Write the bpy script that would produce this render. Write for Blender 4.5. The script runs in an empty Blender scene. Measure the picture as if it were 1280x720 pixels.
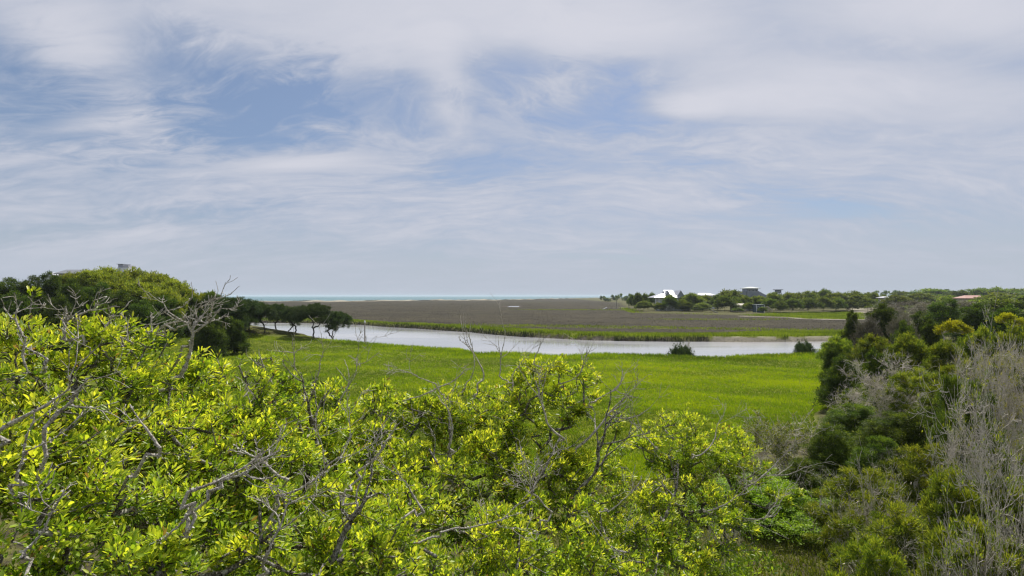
import bpy, math, random
import numpy as np
from mathutils import Vector, Matrix

# ------------------------------------------------------------------ camera, world, sun, exposure
S = bpy.context.scene
C = S.collection
CAM_Z = 10.5
cam = bpy.data.cameras.new('camera')
cam.sensor_width = 36.0
cam.lens = 18.0
cam.shift_y = 10 / 1280
cam.clip_start = 0.1
cam.clip_end = 40000
cam_o = bpy.data.objects.new('camera', cam)
cam_o.location = (0, 0, CAM_Z)
cam_o.rotation_euler = (math.radians(90), 0, 0)
C.objects.link(cam_o)
S.camera = cam_o

SUN_AZ, SUN_EL = math.radians(22), math.radians(54)
sun_vec = Vector((math.sin(SUN_AZ) * math.cos(SUN_EL), math.cos(SUN_AZ) * math.cos(SUN_EL), math.sin(SUN_EL)))
sl = bpy.data.lights.new('sun', 'SUN')
sl.energy = 5.0
sl.angle = math.radians(0.6)
sl.color = (1.0, 0.955, 0.88)
sun = bpy.data.objects.new('sun', sl)
sun.rotation_euler = sun_vec.to_track_quat('Z', 'Y').to_euler()
sun.location = sun_vec * 100
C.objects.link(sun)

S.view_settings.view_transform = 'Standard'
S.view_settings.look = 'None'
S.view_settings.exposure = 0.22
S.view_settings.gamma = 1.0
S.render.engine = 'CYCLES'
cy = S.cycles
cy.max_bounces = 8
cy.diffuse_bounces = 3
cy.glossy_bounces = 2
cy.transmission_bounces = 4
cy.transparent_max_bounces = 4
cy.volume_bounces = 1
cy.caustics_reflective = False
cy.caustics_refractive = False
cy.use_denoising = True
cy.filter_width = 1.3


class NT:
    """a small wrapper that makes node trees readable"""
    def __init__(self, tree):
        self.t = tree
        tree.nodes.clear()

    def n(self, kind, **kw):
        nd = self.t.nodes.new(kind)
        for k, v in kw.items():
            setattr(nd, k, v)
        return nd

    def l(self, a, b):
        self.t.links.new(a, b)

    def put(self, sock, v):
        if hasattr(v, 'is_linked') or isinstance(v, bpy.types.NodeSocket):
            self.l(v, sock)
        else:
            sock.default_value = v

    def math(self, op, a, b=0.0, c=None, clamp=False):
        m = self.n('ShaderNodeMath', operation=op, use_clamp=clamp)
        self.put(m.inputs[0], a)
        self.put(m.inputs[1], b)
        if c is not None:
            self.put(m.inputs[2], c)
        return m.outputs[0]

    def mix(self, f, a, b, mode='MIX'):
        m = self.n('ShaderNodeMix', data_type='RGBA', blend_type=mode)
        self.put(m.inputs[0], f)
        self.put(m.inputs[6], a if not isinstance(a, tuple) else (*a[:3], 1))
        self.put(m.inputs[7], b if not isinstance(b, tuple) else (*b[:3], 1))
        return m.outputs[2]

    def noise(self, vec, scale, detail=4.0, rough=0.55, dist=0.0, dim='3D'):
        m = self.n('ShaderNodeTexNoise', noise_dimensions=dim)
        if vec is not None:
            self.l(vec, m.inputs['Vector'])
        m.inputs['Scale'].default_value = scale
        m.inputs['Detail'].default_value = detail
        m.inputs['Roughness'].default_value = rough
        m.inputs['Distortion'].default_value = dist
        return m.outputs['Fac']

    def mapping(self, vec, loc=(0, 0, 0), rot=(0, 0, 0), scale=(1, 1, 1)):
        m = self.n('ShaderNodeMapping')
        self.l(vec, m.inputs['Vector'])
        m.inputs['Location'].default_value = loc
        m.inputs['Rotation'].default_value = rot
        m.inputs['Scale'].default_value = scale
        return m.outputs[0]

    def step(self, v, lo, hi):
        m = self.n('ShaderNodeMapRange', interpolation_type='SMOOTHSTEP', clamp=True)
        self.put(m.inputs[0], v)
        m.inputs[1].default_value = lo
        m.inputs[2].default_value = hi
        m.inputs[3].default_value = 0
        m.inputs[4].default_value = 1
        return m.outputs[0]


def make_world():
    w = bpy.data.worlds.new('World')
    S.world = w
    w.use_nodes = True
    T = NT(w.node_tree)
    out = T.n('ShaderNodeOutputWorld')
    bg = T.n('ShaderNodeBackground')
    bg.inputs['Strength'].default_value = 0.10
    sky = T.n('ShaderNodeTexSky', sky_type='NISHITA')
    sky.sun_disc = False
    sky.sun_elevation = SUN_EL
    sky.sun_rotation = SUN_AZ
    sky.air_density = 1.0
    sky.dust_density = 1.2
    sky.ozone_density = 2.0
    tc = T.n('ShaderNodeTexCoord').outputs['Generated']
    sp = T.n('ShaderNodeSeparateXYZ')
    T.l(tc, sp.inputs[0])
    X, Y, Z = sp.outputs
    # cirrus sheet: project the view direction on a high flat layer
    zc = T.math('MAXIMUM', T.math('ADD', Z, 0.22), 0.04)
    cv = T.n('ShaderNodeCombineXYZ')
    T.l(T.math('DIVIDE', X, zc), cv.inputs[0])
    T.l(T.math('DIVIDE', Y, zc), cv.inputs[1])
    P = cv.outputs[0]
    warp = T.n('ShaderNodeTexNoise')
    T.l(P, warp.inputs['Vector'])
    warp.inputs['Scale'].default_value = 0.55
    warp.inputs['Detail'].default_value = 3
    vm = T.n('ShaderNodeVectorMath', operation='MULTIPLY_ADD')
    T.l(warp.outputs['Color'], vm.inputs[0])
    vm.inputs[1].default_value = (1.1, 1.1, 0)
    T.l(P, vm.inputs[2])
    Q = vm.outputs[0]
    big = T.noise(T.mapping(Q, (3.1, 1.7, 0), (0, 0, 0.35), (0.7, 1.2, 1)), 1.2, 4, 0.5)
    fib = T.noise(T.mapping(Q, (7, 2, 0), (0, 0, -0.45), (0.8, 1.8, 1)), 1.4, 9, 0.60, 0.5)
    fib2 = T.noise(T.mapping(Q, (2, 9, 0), (0, 0, 0.85), (0.7, 2.6, 1)), 2.6, 8, 0.62, 0.4)
    fine = T.noise(T.mapping(Q, (1, 5, 0), (0, 0, 0.75), (1.6, 3.2, 1)), 4.0, 8, 0.66, 0.7)

    # where the sheet is thin or thick (soft gaps and banks of the cloud layer itself)
    def blob(px, py, rx, ry, rot=0.0):
        d = Vector(((px - 640) / 640, 1.0, (370 - py) / 640)).normalized()
        cx, cyy = d.x / (d.z + .22), d.y / (d.z + .22)
        m = T.mapping(P, (0, 0, 0), (0, 0, 0), (1, 1, 1))
        sub = T.n('ShaderNodeVectorMath', operation='SUBTRACT')
        T.l(Q if False else P, sub.inputs[0])
        sub.inputs[1].default_value = (cx, cyy, 0)
        m = T.mapping(sub.outputs[0], (0, 0, 0), (0, 0, rot), (1 / rx, 1 / ry, 1))
        ln = T.n('ShaderNodeVectorMath', operation='LENGTH')
        T.l(m, ln.inputs[0])
        ww = T.math('ADD', ln.outputs['Value'], T.math('MULTIPLY', T.math('SUBTRACT', fib, 0.5), 2.4))
        ww = T.math('ADD', ww, T.math('MULTIPLY', T.math('SUBTRACT', fine, 0.5), 1.6))
        return T.math('SUBTRACT', 1.0, T.step(ww, 0.0, 1.5))
    gaps = [(215, 85, .30, .16, 0, .62), (325, 155, .24, .20, 0, .75), (-40, 105, .30, .4, 0, .5), (640, 90, .14, .2, 0, .45),
            (460, 135, .26, .2, 0, .42), (1030, 257, .42, .12, 0.15, .45), (740, 135, .2, .22, 0, .5), (885, 190, .3, .14, 0, .25),
            (600, 210, .3, .14, 0, .25), (110, 285, .8, .14, 0, .25), (840, 325, .8, .12, 0, .35), (780, 95, .16, .16, 0, .3)]
    banks = [(850, 133, .13, .06, -0.05, .42), (930, 128, .30, .08, -0.12, .35), (1090, 105, .5, .12, -0.15, .32), (1180, 10, .3, .12, 0, .5),
             (520, 20, .5, .2, 0, .3), (760, 35, .3, .15, 0, .4), (150, 150, .22, .05, 0.5, .5), (100, 50, .16, .2, 0, .5),
             (380, 203, .25, .06, 0.1, .4), (560, 110, .07, .25, 0, .3)]
    dens = T.math('ADD', 0.72, T.math('MULTIPLY', T.math('SUBTRACT', big, 0.5), 0.9))
    dens = T.math('ADD', dens, T.math('MULTIPLY', T.math('SUBTRACT', fib, 0.5), 0.66))
    dens = T.math('ADD', dens, T.math('MULTIPLY', T.math('SUBTRACT', fib2, 0.5), 0.65))
    dens = T.math('ADD', dens, T.math('MULTIPLY', T.math('SUBTRACT', fine, 0.5), 0.55))
    for (px, py, rx, ry, ro, a) in gaps:
        dens = T.math('SUBTRACT', dens, T.math('MULTIPLY', blob(px, py, rx, ry, ro), a))
    for (px, py, rx, ry, ro, a) in banks:
        dens = T.math('ADD', dens, T.math('MULTIPLY', blob(px, py, rx, ry, ro), a))
    dens = T.math('MINIMUM', T.math('MAXIMUM', dens, 0.02), 1.35)
    # the sheet thins out to milky blue air near the horizon
    hz = T.step(Z, -0.02, 0.17)
    blue = T.mix(0.0, sky.outputs[0], sky.outputs[0])
    blue = T.mix(1.0, blue, (.66, .68, .76), 'MULTIPLY')
    blue = T.mix(0.30, blue, (2.7, 3.6, 4.9))
    cloudc = T.mix(T.step(dens, 0.45, 1.35), (4.15, 4.5, 5.4), (5.8, 5.85, 6.45))
    air = (4.1, 4.65, 5.4)
    c1 = T.mix(T.math('MULTIPLY', T.step(dens, 0.0, 0.95), 0.94), blue, cloudc)
    airy = T.mix(T.math('MULTIPLY', dens, 0.45, clamp=True), air, (4.4, 4.65, 5.5))
    c2 = T.mix(hz, airy, c1)
    T.l(c2, bg.inputs['Color'])
    T.l(bg.outputs[0], out.inputs['Surface'])


make_world()

# ------------------------------------------------------------------ helpers
rng = np.random.default_rng(11)
random.seed(5)


def W(px, D, z=0.0):
    return Vector(((px - 640) / 640 * D, D, z))


def zat(py, D):
    return CAM_Z - (py - 370) / 640 * D


def G(px, py, z=0.5):
    D = 640 * (CAM_Z - z) / (py - 370)
    return ((px - 640) / 640 * D, D)


def newmat(name):
    m = bpy.data.materials.new(name)
    m.use_nodes = True
    return m, NT(m.node_tree)


def mesh_np(name, V, F, tint=None, extra=None):
    """V (n,3); F (m,k) with the same k for all faces"""
    me = bpy.data.meshes.new(name)
    V = np.ascontiguousarray(V, dtype=np.float32)
    F = np.ascontiguousarray(F, dtype=np.int32)
    me.vertices.add(len(V))
    me.vertices.foreach_set('co', V.ravel())
    k = F.shape[1]
    me.loops.add(F.size)
    me.loops.foreach_set('vertex_index', F.ravel())
    me.polygons.add(len(F))
    me.polygons.foreach_set('loop_start', np.arange(0, F.size, k, dtype=np.int32))
    me.polygons.foreach_set('loop_total', np.full(len(F), k, dtype=np.int32))
    if tint is not None:
        a = me.attributes.new('tint', 'FLOAT', 'FACE')
        a.data.foreach_set('value', np.ascontiguousarray(tint, dtype=np.float32))
    me.update(calc_edges=True)
    return me


def ob(name, me, mat=None, parent=None, loc=None):
    o = bpy.data.objects.new(name, me)
    if mat is not None and me is not None and len(me.materials) == 0:
        me.materials.append(mat)
    if loc is not None:
        o.location = loc
    if parent is not None:
        o.parent = parent
    C.objects.link(o)
    return o


def tag(o, label=None, cat=None, group=None, kind=None):
    if label: o['label'] = label
    if cat: o['category'] = cat
    if group: o['group'] = group
    if kind: o['kind'] = kind
    return o


def empty(name, loc, label, cat, group=None):
    o = bpy.data.objects.new(name, None)
    o.location = loc
    o.empty_display_size = 0.3
    C.objects.link(o)
    return tag(o, label, cat, group)


def unit(a):
    return a / np.maximum(np.linalg.norm(a, axis=-1, keepdims=True), 1e-9)


def rnd_dirs(n, r=rng):
    return unit(r.normal(size=(n, 3)))


# ---- leaves
def leaf_arrays(pos, d, nrm, L, Wd, fold=0.25, six=True):
    """leaf blades folded along the midrib; returns V (n*k,3), F"""
    d = unit(d)
    side = unit(np.cross(d, nrm))
    up = np.cross(side, d)
    L = L[:, None]
    Wd = Wd[:, None]
    n = len(pos)
    if six:
        droop = up * L * -0.12
        pts = [pos,
               pos + d * L * .33 + side * Wd * .36 + up * Wd * fold,
               pos + d * L * .72 + side * Wd * .5 + up * Wd * fold + droop * .5,
               pos + d * L + droop,
               pos + d * L * .72 - side * Wd * .5 + up * Wd * fold + droop * .5,
               pos + d * L * .33 - side * Wd * .36 + up * Wd * fold]
        V = np.stack(pts, 1).reshape(-1, 3)
        b = np.arange(n)[:, None] * 6
        F = np.concatenate([b + np.array([[0, 3, 2, 1]]), b + np.array([[0, 5, 4, 3]])], 1).reshape(-1, 4)
        return V, F, 2
    pts = [pos, pos + d * L * .5 + side * Wd * .5, pos + d * L, pos + d * L * .5 - side * Wd * .5 + up * Wd * fold]
    V = np.stack(pts, 1).reshape(-1, 3)
    b = np.arange(n)[:, None] * 4
    F = (b + np.array([[0, 3, 2, 1]]))
    return V, F, 1


def tubes(segs, sides=5):
    """segs: (n,8) x0 y0 z0 r0 x1 y1 z1 r1 -> V, F quads"""
    s = np.asarray(segs, dtype=np.float64)
    p0, r0, p1, r1 = s[:, 0:3], s[:, 3], s[:, 4:7], s[:, 7]
    d = unit(p1 - p0)
    ref = np.where(np.abs(d[:, 2:3]) > .9, np.array([[1., 0, 0]]), np.array([[0., 0, 1]]))
    a = unit(np.cross(d, ref))
    b = np.cross(d, a)
    th = np.arange(sides) / sides * 2 * np.pi
    ring = a[:, None, :] * np.cos(th)[None, :, None] + b[:, None, :] * np.sin(th)[None, :, None]
    ov = d * np.minimum(r1, r0)[:, None] * .3
    A = (p0 - ov)[:, None, :] + ring * r0[:, None, None]
    B = (p1 + ov)[:, None, :] + ring * r1[:, None, None]
    V = np.concatenate([A, B], 1).reshape(-1, 3)
    base = np.arange(len(s))[:, None] * 2 * sides
    i = np.arange(sides)
    j = (i + 1) % sides
    f = np.stack([i, j, j + sides, i + sides], 1)
    F = (base[:, :, None] + f[None]).reshape(-1, 4)
    return V, F


def skeleton(root, pts, r_tip=0.006, expo=0.42, wander=0.10, maxr=0.3, seg=0.35, lead=None, r=rng, up=0.25):
    """branches that reach every point: greedy nearest-node tree, pipe-model radii, wandering edges"""
    root = np.array(root, float)
    nodes = [root]
    par = [-1]
    if lead is not None:
        for q in lead:
            nodes.append(np.array(q, float))
            par.append(len(nodes) - 2)
    pts = np.asarray(pts, float)
    o0 = nodes[-1]
    order = np.argsort(np.linalg.norm(pts - o0, axis=1) * (1 + r.normal(size=len(pts)) * .05))
    N = np.zeros((len(nodes) + len(pts), 3))
    N[:len(nodes)] = nodes
    cost = np.zeros(len(N))
    k = len(nodes)
    for i in range(1, k):
        cost[i] = 0
    first = 1 if k > 1 else 0
    for i in order:
        p = pts[i]
        dd = N[first:k] - p
        dist = np.sqrt((dd ** 2).sum(1))
        # prefer to grow outward from nodes that lie below and nearer the trunk
        c = dist * (1 + .25 * (dd[:, 2] > 0)) + cost[first:k] * up
        j = int(np.argmin(c)) + first
        N[k] = p
        cost[k] = cost[j] + dist[j - first] * .35
        par.append(j)
        k += 1
    par = np.array(par)
    cnt = np.ones(k)
    for i in range(k - 1, 0, -1):
        cnt[par[i]] += cnt[i]
    rad = np.minimum(r_tip * cnt ** expo, maxr)
    segs = []
    for i in range(1, k):
        a, b = N[par[i]], N[i]
        L = np.linalg.norm(b - a)
        m = max(1, min(7, int(L / seg)))
        ra, rb = min(rad[par[i]], rad[i] * 1.25 + .002), rad[i]
        prev, pr = a, ra
        for q in range(1, m + 1):
            t = q / m
            c = a + (b - a) * t
            if q < m:
                c = c + r.normal(size=3) * wander * L / m ** .5 * .6
                c[2] -= L * .06 * math.sin(math.pi * t)
            rr = (ra + (rb - ra) * t) * (1 + r.normal() * .08)
            segs.append((*prev, pr, *c, rr))
            prev, pr = c, rr
    return np.array(segs)


def lobe_points(lobes, dens, spread=0.2, zmin=-0.35, puff=12, r=rng, fill=0.55, rag=0.0):
    """clump centres gathered in puffs over the upper shell of ellipsoid lobes"""
    P, Nn = [], []
    for (cx, cyy, cz, rx, ry, rz) in lobes:
        n = max(4, int(dens * (rx * ry + rx * rz + ry * rz) / 3 * 4))
        npf = max(2, n // puff)
        d = rnd_dirs(npf * 3 + 12, r)
        d = d[d[:, 2] > zmin][:npf]
        rad = r.uniform(fill, 1.0, size=(len(d), 1)) ** .5
        pc = d * rad
        idx = r.integers(0, len(pc), n)
        q = pc[idx] + r.normal(size=(n, 3)) * spread * np.array([1, 1, .75])
        ln = np.linalg.norm(q, axis=1, keepdims=True)
        q = np.where(ln > 1.08, q / ln * 1.08, q)
        if rag:
            q = q * np.where(r.uniform(0, 1, (n, 1)) < rag, r.uniform(1.08, 1.4, (n, 1)), 1.0)
        P.append(q * np.array([rx, ry, rz]) + np.array([cx, cyy, cz]))
        Nn.append(unit(q + rnd_dirs(n, r) * .15))
    return np.concatenate(P), np.concatenate(Nn)


def clump_leaves(P, Nn, per, rad, L, ratio, r=rng, droop=0.1, upb=0.35, jitter=0.25, out=0.55, flat=0.6):
    """leaves gathered round each twig tip"""
    n = len(P) * per
    pp = np.repeat(P, per, 0)
    nn = np.repeat(Nn, per, 0)
    rd = rnd_dirs(n, r)
    d = unit(nn * out + rd + np.array([0, 0, upb]))
    pos = pp + rd * rad * r.uniform(0.1, 1.0, size=(n, 1)) + nn * rad * r.uniform(-.4, .7, size=(n, 1))
    nrm = unit(np.array([0, 0, 1.0]) * flat + nn * .3 + rnd_dirs(n, r) * .6)
    LL = L * r.uniform(1 - jitter, 1 + jitter, n)
    return pos, d, nrm, LL, LL * ratio


# ------------------------------------------------------------------ materials
def leaf_mat(name, lo, mid, hi, trans=0.4, rough=0.45, tmul=(1.25, 1.35, 0.6), objvar=0.12, spec=0.4, old=(.30, .19, .07)):
    m, T = newmat(name)
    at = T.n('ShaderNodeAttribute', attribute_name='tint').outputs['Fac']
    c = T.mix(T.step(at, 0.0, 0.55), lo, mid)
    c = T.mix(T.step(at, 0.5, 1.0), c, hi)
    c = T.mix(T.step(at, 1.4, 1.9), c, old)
    oi = T.n('ShaderNodeObjectInfo').outputs['Random']
    hsv = T.n('ShaderNodeHueSaturation')
    T.l(T.math('ADD', 0.5, T.math('MULTIPLY', T.math('SUBTRACT', oi, 0.5), objvar * .09)), hsv.inputs['Hue'])
    T.l(T.math('ADD', 1.0, T.math('MULTIPLY', T.math('SUBTRACT', oi, 0.5), objvar * 2)), hsv.inputs['Value'])
    T.l(c, hsv.inputs['Color'])
    c = hsv.outputs[0]
    b = T.n('ShaderNodeBsdfPrincipled')
    T.l(c, b.inputs['Base Color'])
    b.inputs['Roughness'].default_value = rough
    b.inputs['Specular IOR Level'].default_value = spec
    tr = T.n('ShaderNodeBsdfTranslucent')
    T.l(T.mix(1.0, c, tmul, 'MULTIPLY'), tr.inputs['Color'])
    mx = T.n('ShaderNodeMixShader')
    mx.inputs[0].default_value = trans
    T.l(b.outputs[0], mx.inputs[1])
    T.l(tr.outputs[0], mx.inputs[2])
    out = T.n('ShaderNodeOutputMaterial')
    T.l(mx.outputs[0], out.inputs['Surface'])
    return m


def bark_mat(name, dark, light, scale=14.0, thr=(0.42, 0.6), bump=0.5):
    m, T = newmat(name)
    g = T.n('ShaderNodeTexCoord').outputs['Object']
    n1 = T.noise(g, scale, 5, 0.65)
    n2 = T.noise(g, scale * 4, 3, 0.6)
    f = T.step(T.math('ADD', T.math('MULTIPLY', n1, .7), T.math('MULTIPLY', n2, .3)), *thr)
    c = T.mix(f, dark, light)
    b = T.n('ShaderNodeBsdfPrincipled')
    T.l(c, b.inputs['Base Color'])
    b.inputs['Roughness'].default_value = .9
    b.inputs['Specular IOR Level'].default_value = .2
    bp = T.n('ShaderNodeBump')
    bp.inputs['Strength'].default_value = bump
    bp.inputs['Distance'].default_value = .02
    T.l(n2, bp.inputs['Height'])
    T.l(bp.outputs[0], b.inputs['Normal'])
    out = T.n('ShaderNodeOutputMaterial')
    T.l(b.outputs[0], out.inputs['Surface'])
    return m


def plain_mat(name, col, rough=.7, var=.12, scale=3.0, metal=0.0):
    m, T = newmat(name)
    g = T.n('ShaderNodeTexCoord').outputs['Object']
    n1 = T.noise(g, scale, 5, 0.6)
    c = T.mix(n1, tuple(v * (1 - var) for v in col), tuple(min(1, v * (1 + var)) for v in col))
    b = T.n('ShaderNodeBsdfPrincipled')
    T.l(c, b.inputs['Base Color'])
    b.inputs['Roughness'].default_value = rough
    b.inputs['Metallic'].default_value = metal
    out = T.n('ShaderNodeOutputMaterial')
    T.l(b.outputs[0], out.inputs['Surface'])
    return m


M_OAK = leaf_mat('oak_leaf', (.080, .160, .016), (.30, .41, .035), (.74, .75, .085), .52, .40, (1.25, 1.25, .5), .08, .45)
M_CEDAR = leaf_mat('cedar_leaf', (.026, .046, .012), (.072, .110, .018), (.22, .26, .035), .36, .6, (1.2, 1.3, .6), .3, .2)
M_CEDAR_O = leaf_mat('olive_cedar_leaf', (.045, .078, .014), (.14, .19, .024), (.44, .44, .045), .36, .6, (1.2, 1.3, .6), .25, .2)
M_PINE = leaf_mat('pine_needle', (.016, .036, .014), (.034, .064, .018), (.085, .125, .028), .2, .6, (1.2, 1.3, .6), .2, .2)
M_BROAD = leaf_mat('broad_leaf', (.06, .090, .024), (.13, .165, .034), (.30, .31, .055), .32, .6, (1.2, 1.3, .6), .35, .2)
M_YEL = leaf_mat('yellow_leaf', (.16, .19, .015), (.34, .36, .02), (.60, .55, .03), .35, .6, (1.2, 1.2, .5), .2, .2)
M_BRIGHT = leaf_mat('fresh_green_leaf', (.09, .16, .010), (.21, .34, .014), (.38, .50, .02), .45, .5, (1.2, 1.3, .5), .0, .3)
M_GREYLEAF = leaf_mat('dry_grey_leaf', (.09, .085, .06), (.16, .15, .10), (.26, .235, .17), .12, .8, (1, 1, .8), .25, .1)
M_GRASS = leaf_mat('marsh_grass_blade', (.10, .145, .020), (.19, .285, .014), (.38, .44, .016), .42, .6, (1.2, 1.3, .5), .0, .15)
M_RIM = leaf_mat('creek_edge_grass_blade', (.030, .040, .016), (.14, .19, .018), (.27, .32, .03), .36, .6, (1.2, 1.3, .5), .0, .15)
M_DEADGRASS = leaf_mat('brown_marsh_blade', (.037, .032, .021), (.050, .043, .029), (.090, .082, .042), .15, .9, (1, 1, .8), .0, .05)
M_LAWN = leaf_mat('lawn_blade', (.09, .12, .02), (.18, .20, .028), (.32, .29, .06), .3, .7, (1.1, 1.2, .5), .0, .1)
M_LICHEN = leaf_mat('lichen_flake', (.20, .18, .16), (.42, .40, .35), (.66, .64, .56), .1, .9, (1, 1, .9), 0, .05)
M_BARK = bark_mat('lichen_bark', (.055, .045, .036), (.36, .34, .30), 16, (.42, .62))
M_TWIG = bark_mat('pale_dead_twig', (.17, .145, .115), (.54, .50, .44), 22, (.35, .6))
M_SHRUBTWIG = bark_mat('grey_shrub_twig', (.34, .30, .25), (.74, .68, .60), 9, (.38, .6))
M_DARKBARK = bark_mat('dark_bark', (.022, .018, .015), (.08, .068, .055), 8, (.4, .65))


# ------------------------------------------------------------------ terrain
def poly_sd(px, py, poly):
    """signed distance to a polygon (negative inside)"""
    poly = np.asarray(poly, float)
    best = np.full(px.shape, 1e18)
    inside = np.zeros(px.shape, bool)
    for i in range(len(poly)):
        x0, y0 = poly[i]
        x1, y1 = poly[(i + 1) % len(poly)]
        ex, ey = x1 - x0, y1 - y0
        L2 = ex * ex + ey * ey + 1e-12
        t = np.clip(((px - x0) * ex + (py - y0) * ey) / L2, 0, 1)
        best = np.minimum(best, (px - x0 - t * ex) ** 2 + (py - y0 - t * ey) ** 2)
        cond = ((y0 <= py) & (y1 > py)) | ((y1 <= py) & (y0 > py))
        with np.errstate(divide='ignore', invalid='ignore'):
            xi = x0 + (py - y0) / (y1 - y0 if y1 != y0 else 1e-9) * ex
        inside ^= cond & (px < xi)
    sd = np.sqrt(best)
    return np.where(inside, -sd, sd)


ZW = -0.75       # water level in the creek at low tide
ZM = 0.45        # marsh floor
near_edge = [(60, 419), (150, 418), (230, 417), (320, 418), (345, 419), (400, 421.5), (430, 423.5), (480, 427.5), (545, 431), (578, 433),
             (597, 437.5), (640, 436.5), (665, 438), (690, 440.5), (720, 439.5), (745, 438.5), (800, 439), (838, 440), (868, 442),
             (905, 442), (940, 440), (985, 438.5), (1020, 438), (1048, 436), (1075, 434)]
far_edge = [(1075, 426.5), (1035, 426.5), (990, 427), (930, 427.5), (880, 427), (850, 427), (800, 426.6), (745, 425.5), (715, 424.5), (690, 423),
            (655, 421), (620, 418.5), (590, 415.5), (560, 413.5), (520, 410.5), (485, 408.8), (455, 406.2), (425, 405), (380, 404), (325, 403.5), (240, 403), (150, 402.6), (60, 402)]
# near edge is read at the top of the grass (about 1 m), the far one at the water line
creek = [G(px, py, 1.0) for px, py in near_edge] + [G(px, py, ZW) for px, py in far_edge]
creek = [(-215, 105)] + creek + [(-250, 210)]
creek = [(x, y) for x, y in creek]
inlet = [G(712, 424.6, ZW), G(722, 424.8, ZW), G(719, 417, ZM), G(716, 417, ZM)]
pond = [G(628, 383.4), G(651, 383.5), G(652, 381.8), G(634, 381.7)]
# far green flat by the houses, with a thin sandy creek in front
flat2 = [G(955, 390), G(1075, 390), G(1078, 399), G(1010, 398), G(985, 396), G(955, 394.5)]
sandline = [(930, 395), (985, 396.8), (1010, 398.4), (1060, 399.4), (1080, 399.5)]
# land (not marsh): behind the near trees and on the right, on the point at left, and under the far houses
near_land = [(-400, -80), (-400, 62), (-120, 62), (-60, 66), (-30, 42), (-12, 29), G(740, 592), G(800, 585), G(870, 572), G(940, 545), G(1005, 528), G(1036, 500), G(1044, 470), G(1052, 448), G(1066, 438),
             (76, 120), (98, 140), (125, 172), (182, 250), (240, 290), (360, 340), (9000, 900), (9000, -80)]
point_land = [G(-200, 440), G(100, 436), G(230, 430), G(320, 428), G(400, 424), G(428, 424), G(428, 421.6), G(390, 420.6), G(340, 418.6),
              G(230, 416.4), G(60, 418), G(-100, 419), (-400, 110), (-400, 70)]
far_land = [G(790, 391), G(860, 393), G(925, 394.5), G(960, 393), G(1070, 388.5), (500, 320), (9000, 900), (9000, 4200),
            (900, 2600), (220, 2100), G(770, 378.6), G(775, 384)]


def smooth(x, a, b):
    t = np.clip((x - a) / (b - a), 0, 1)
    return t * t * (3 - 2 * t)


def wob(x, y, s, seed=0.0):
    x = x / s
    y = y / s
    return (np.sin(x * 1.7 + 1.3 * np.sin(y * 1.1 + seed)) + np.sin(y * 2.3 + 1.7 * np.sin(x * 1.3 + seed * 2)) + np.sin((x + y) * 3.1 + seed) * .5) / 2.5


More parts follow.
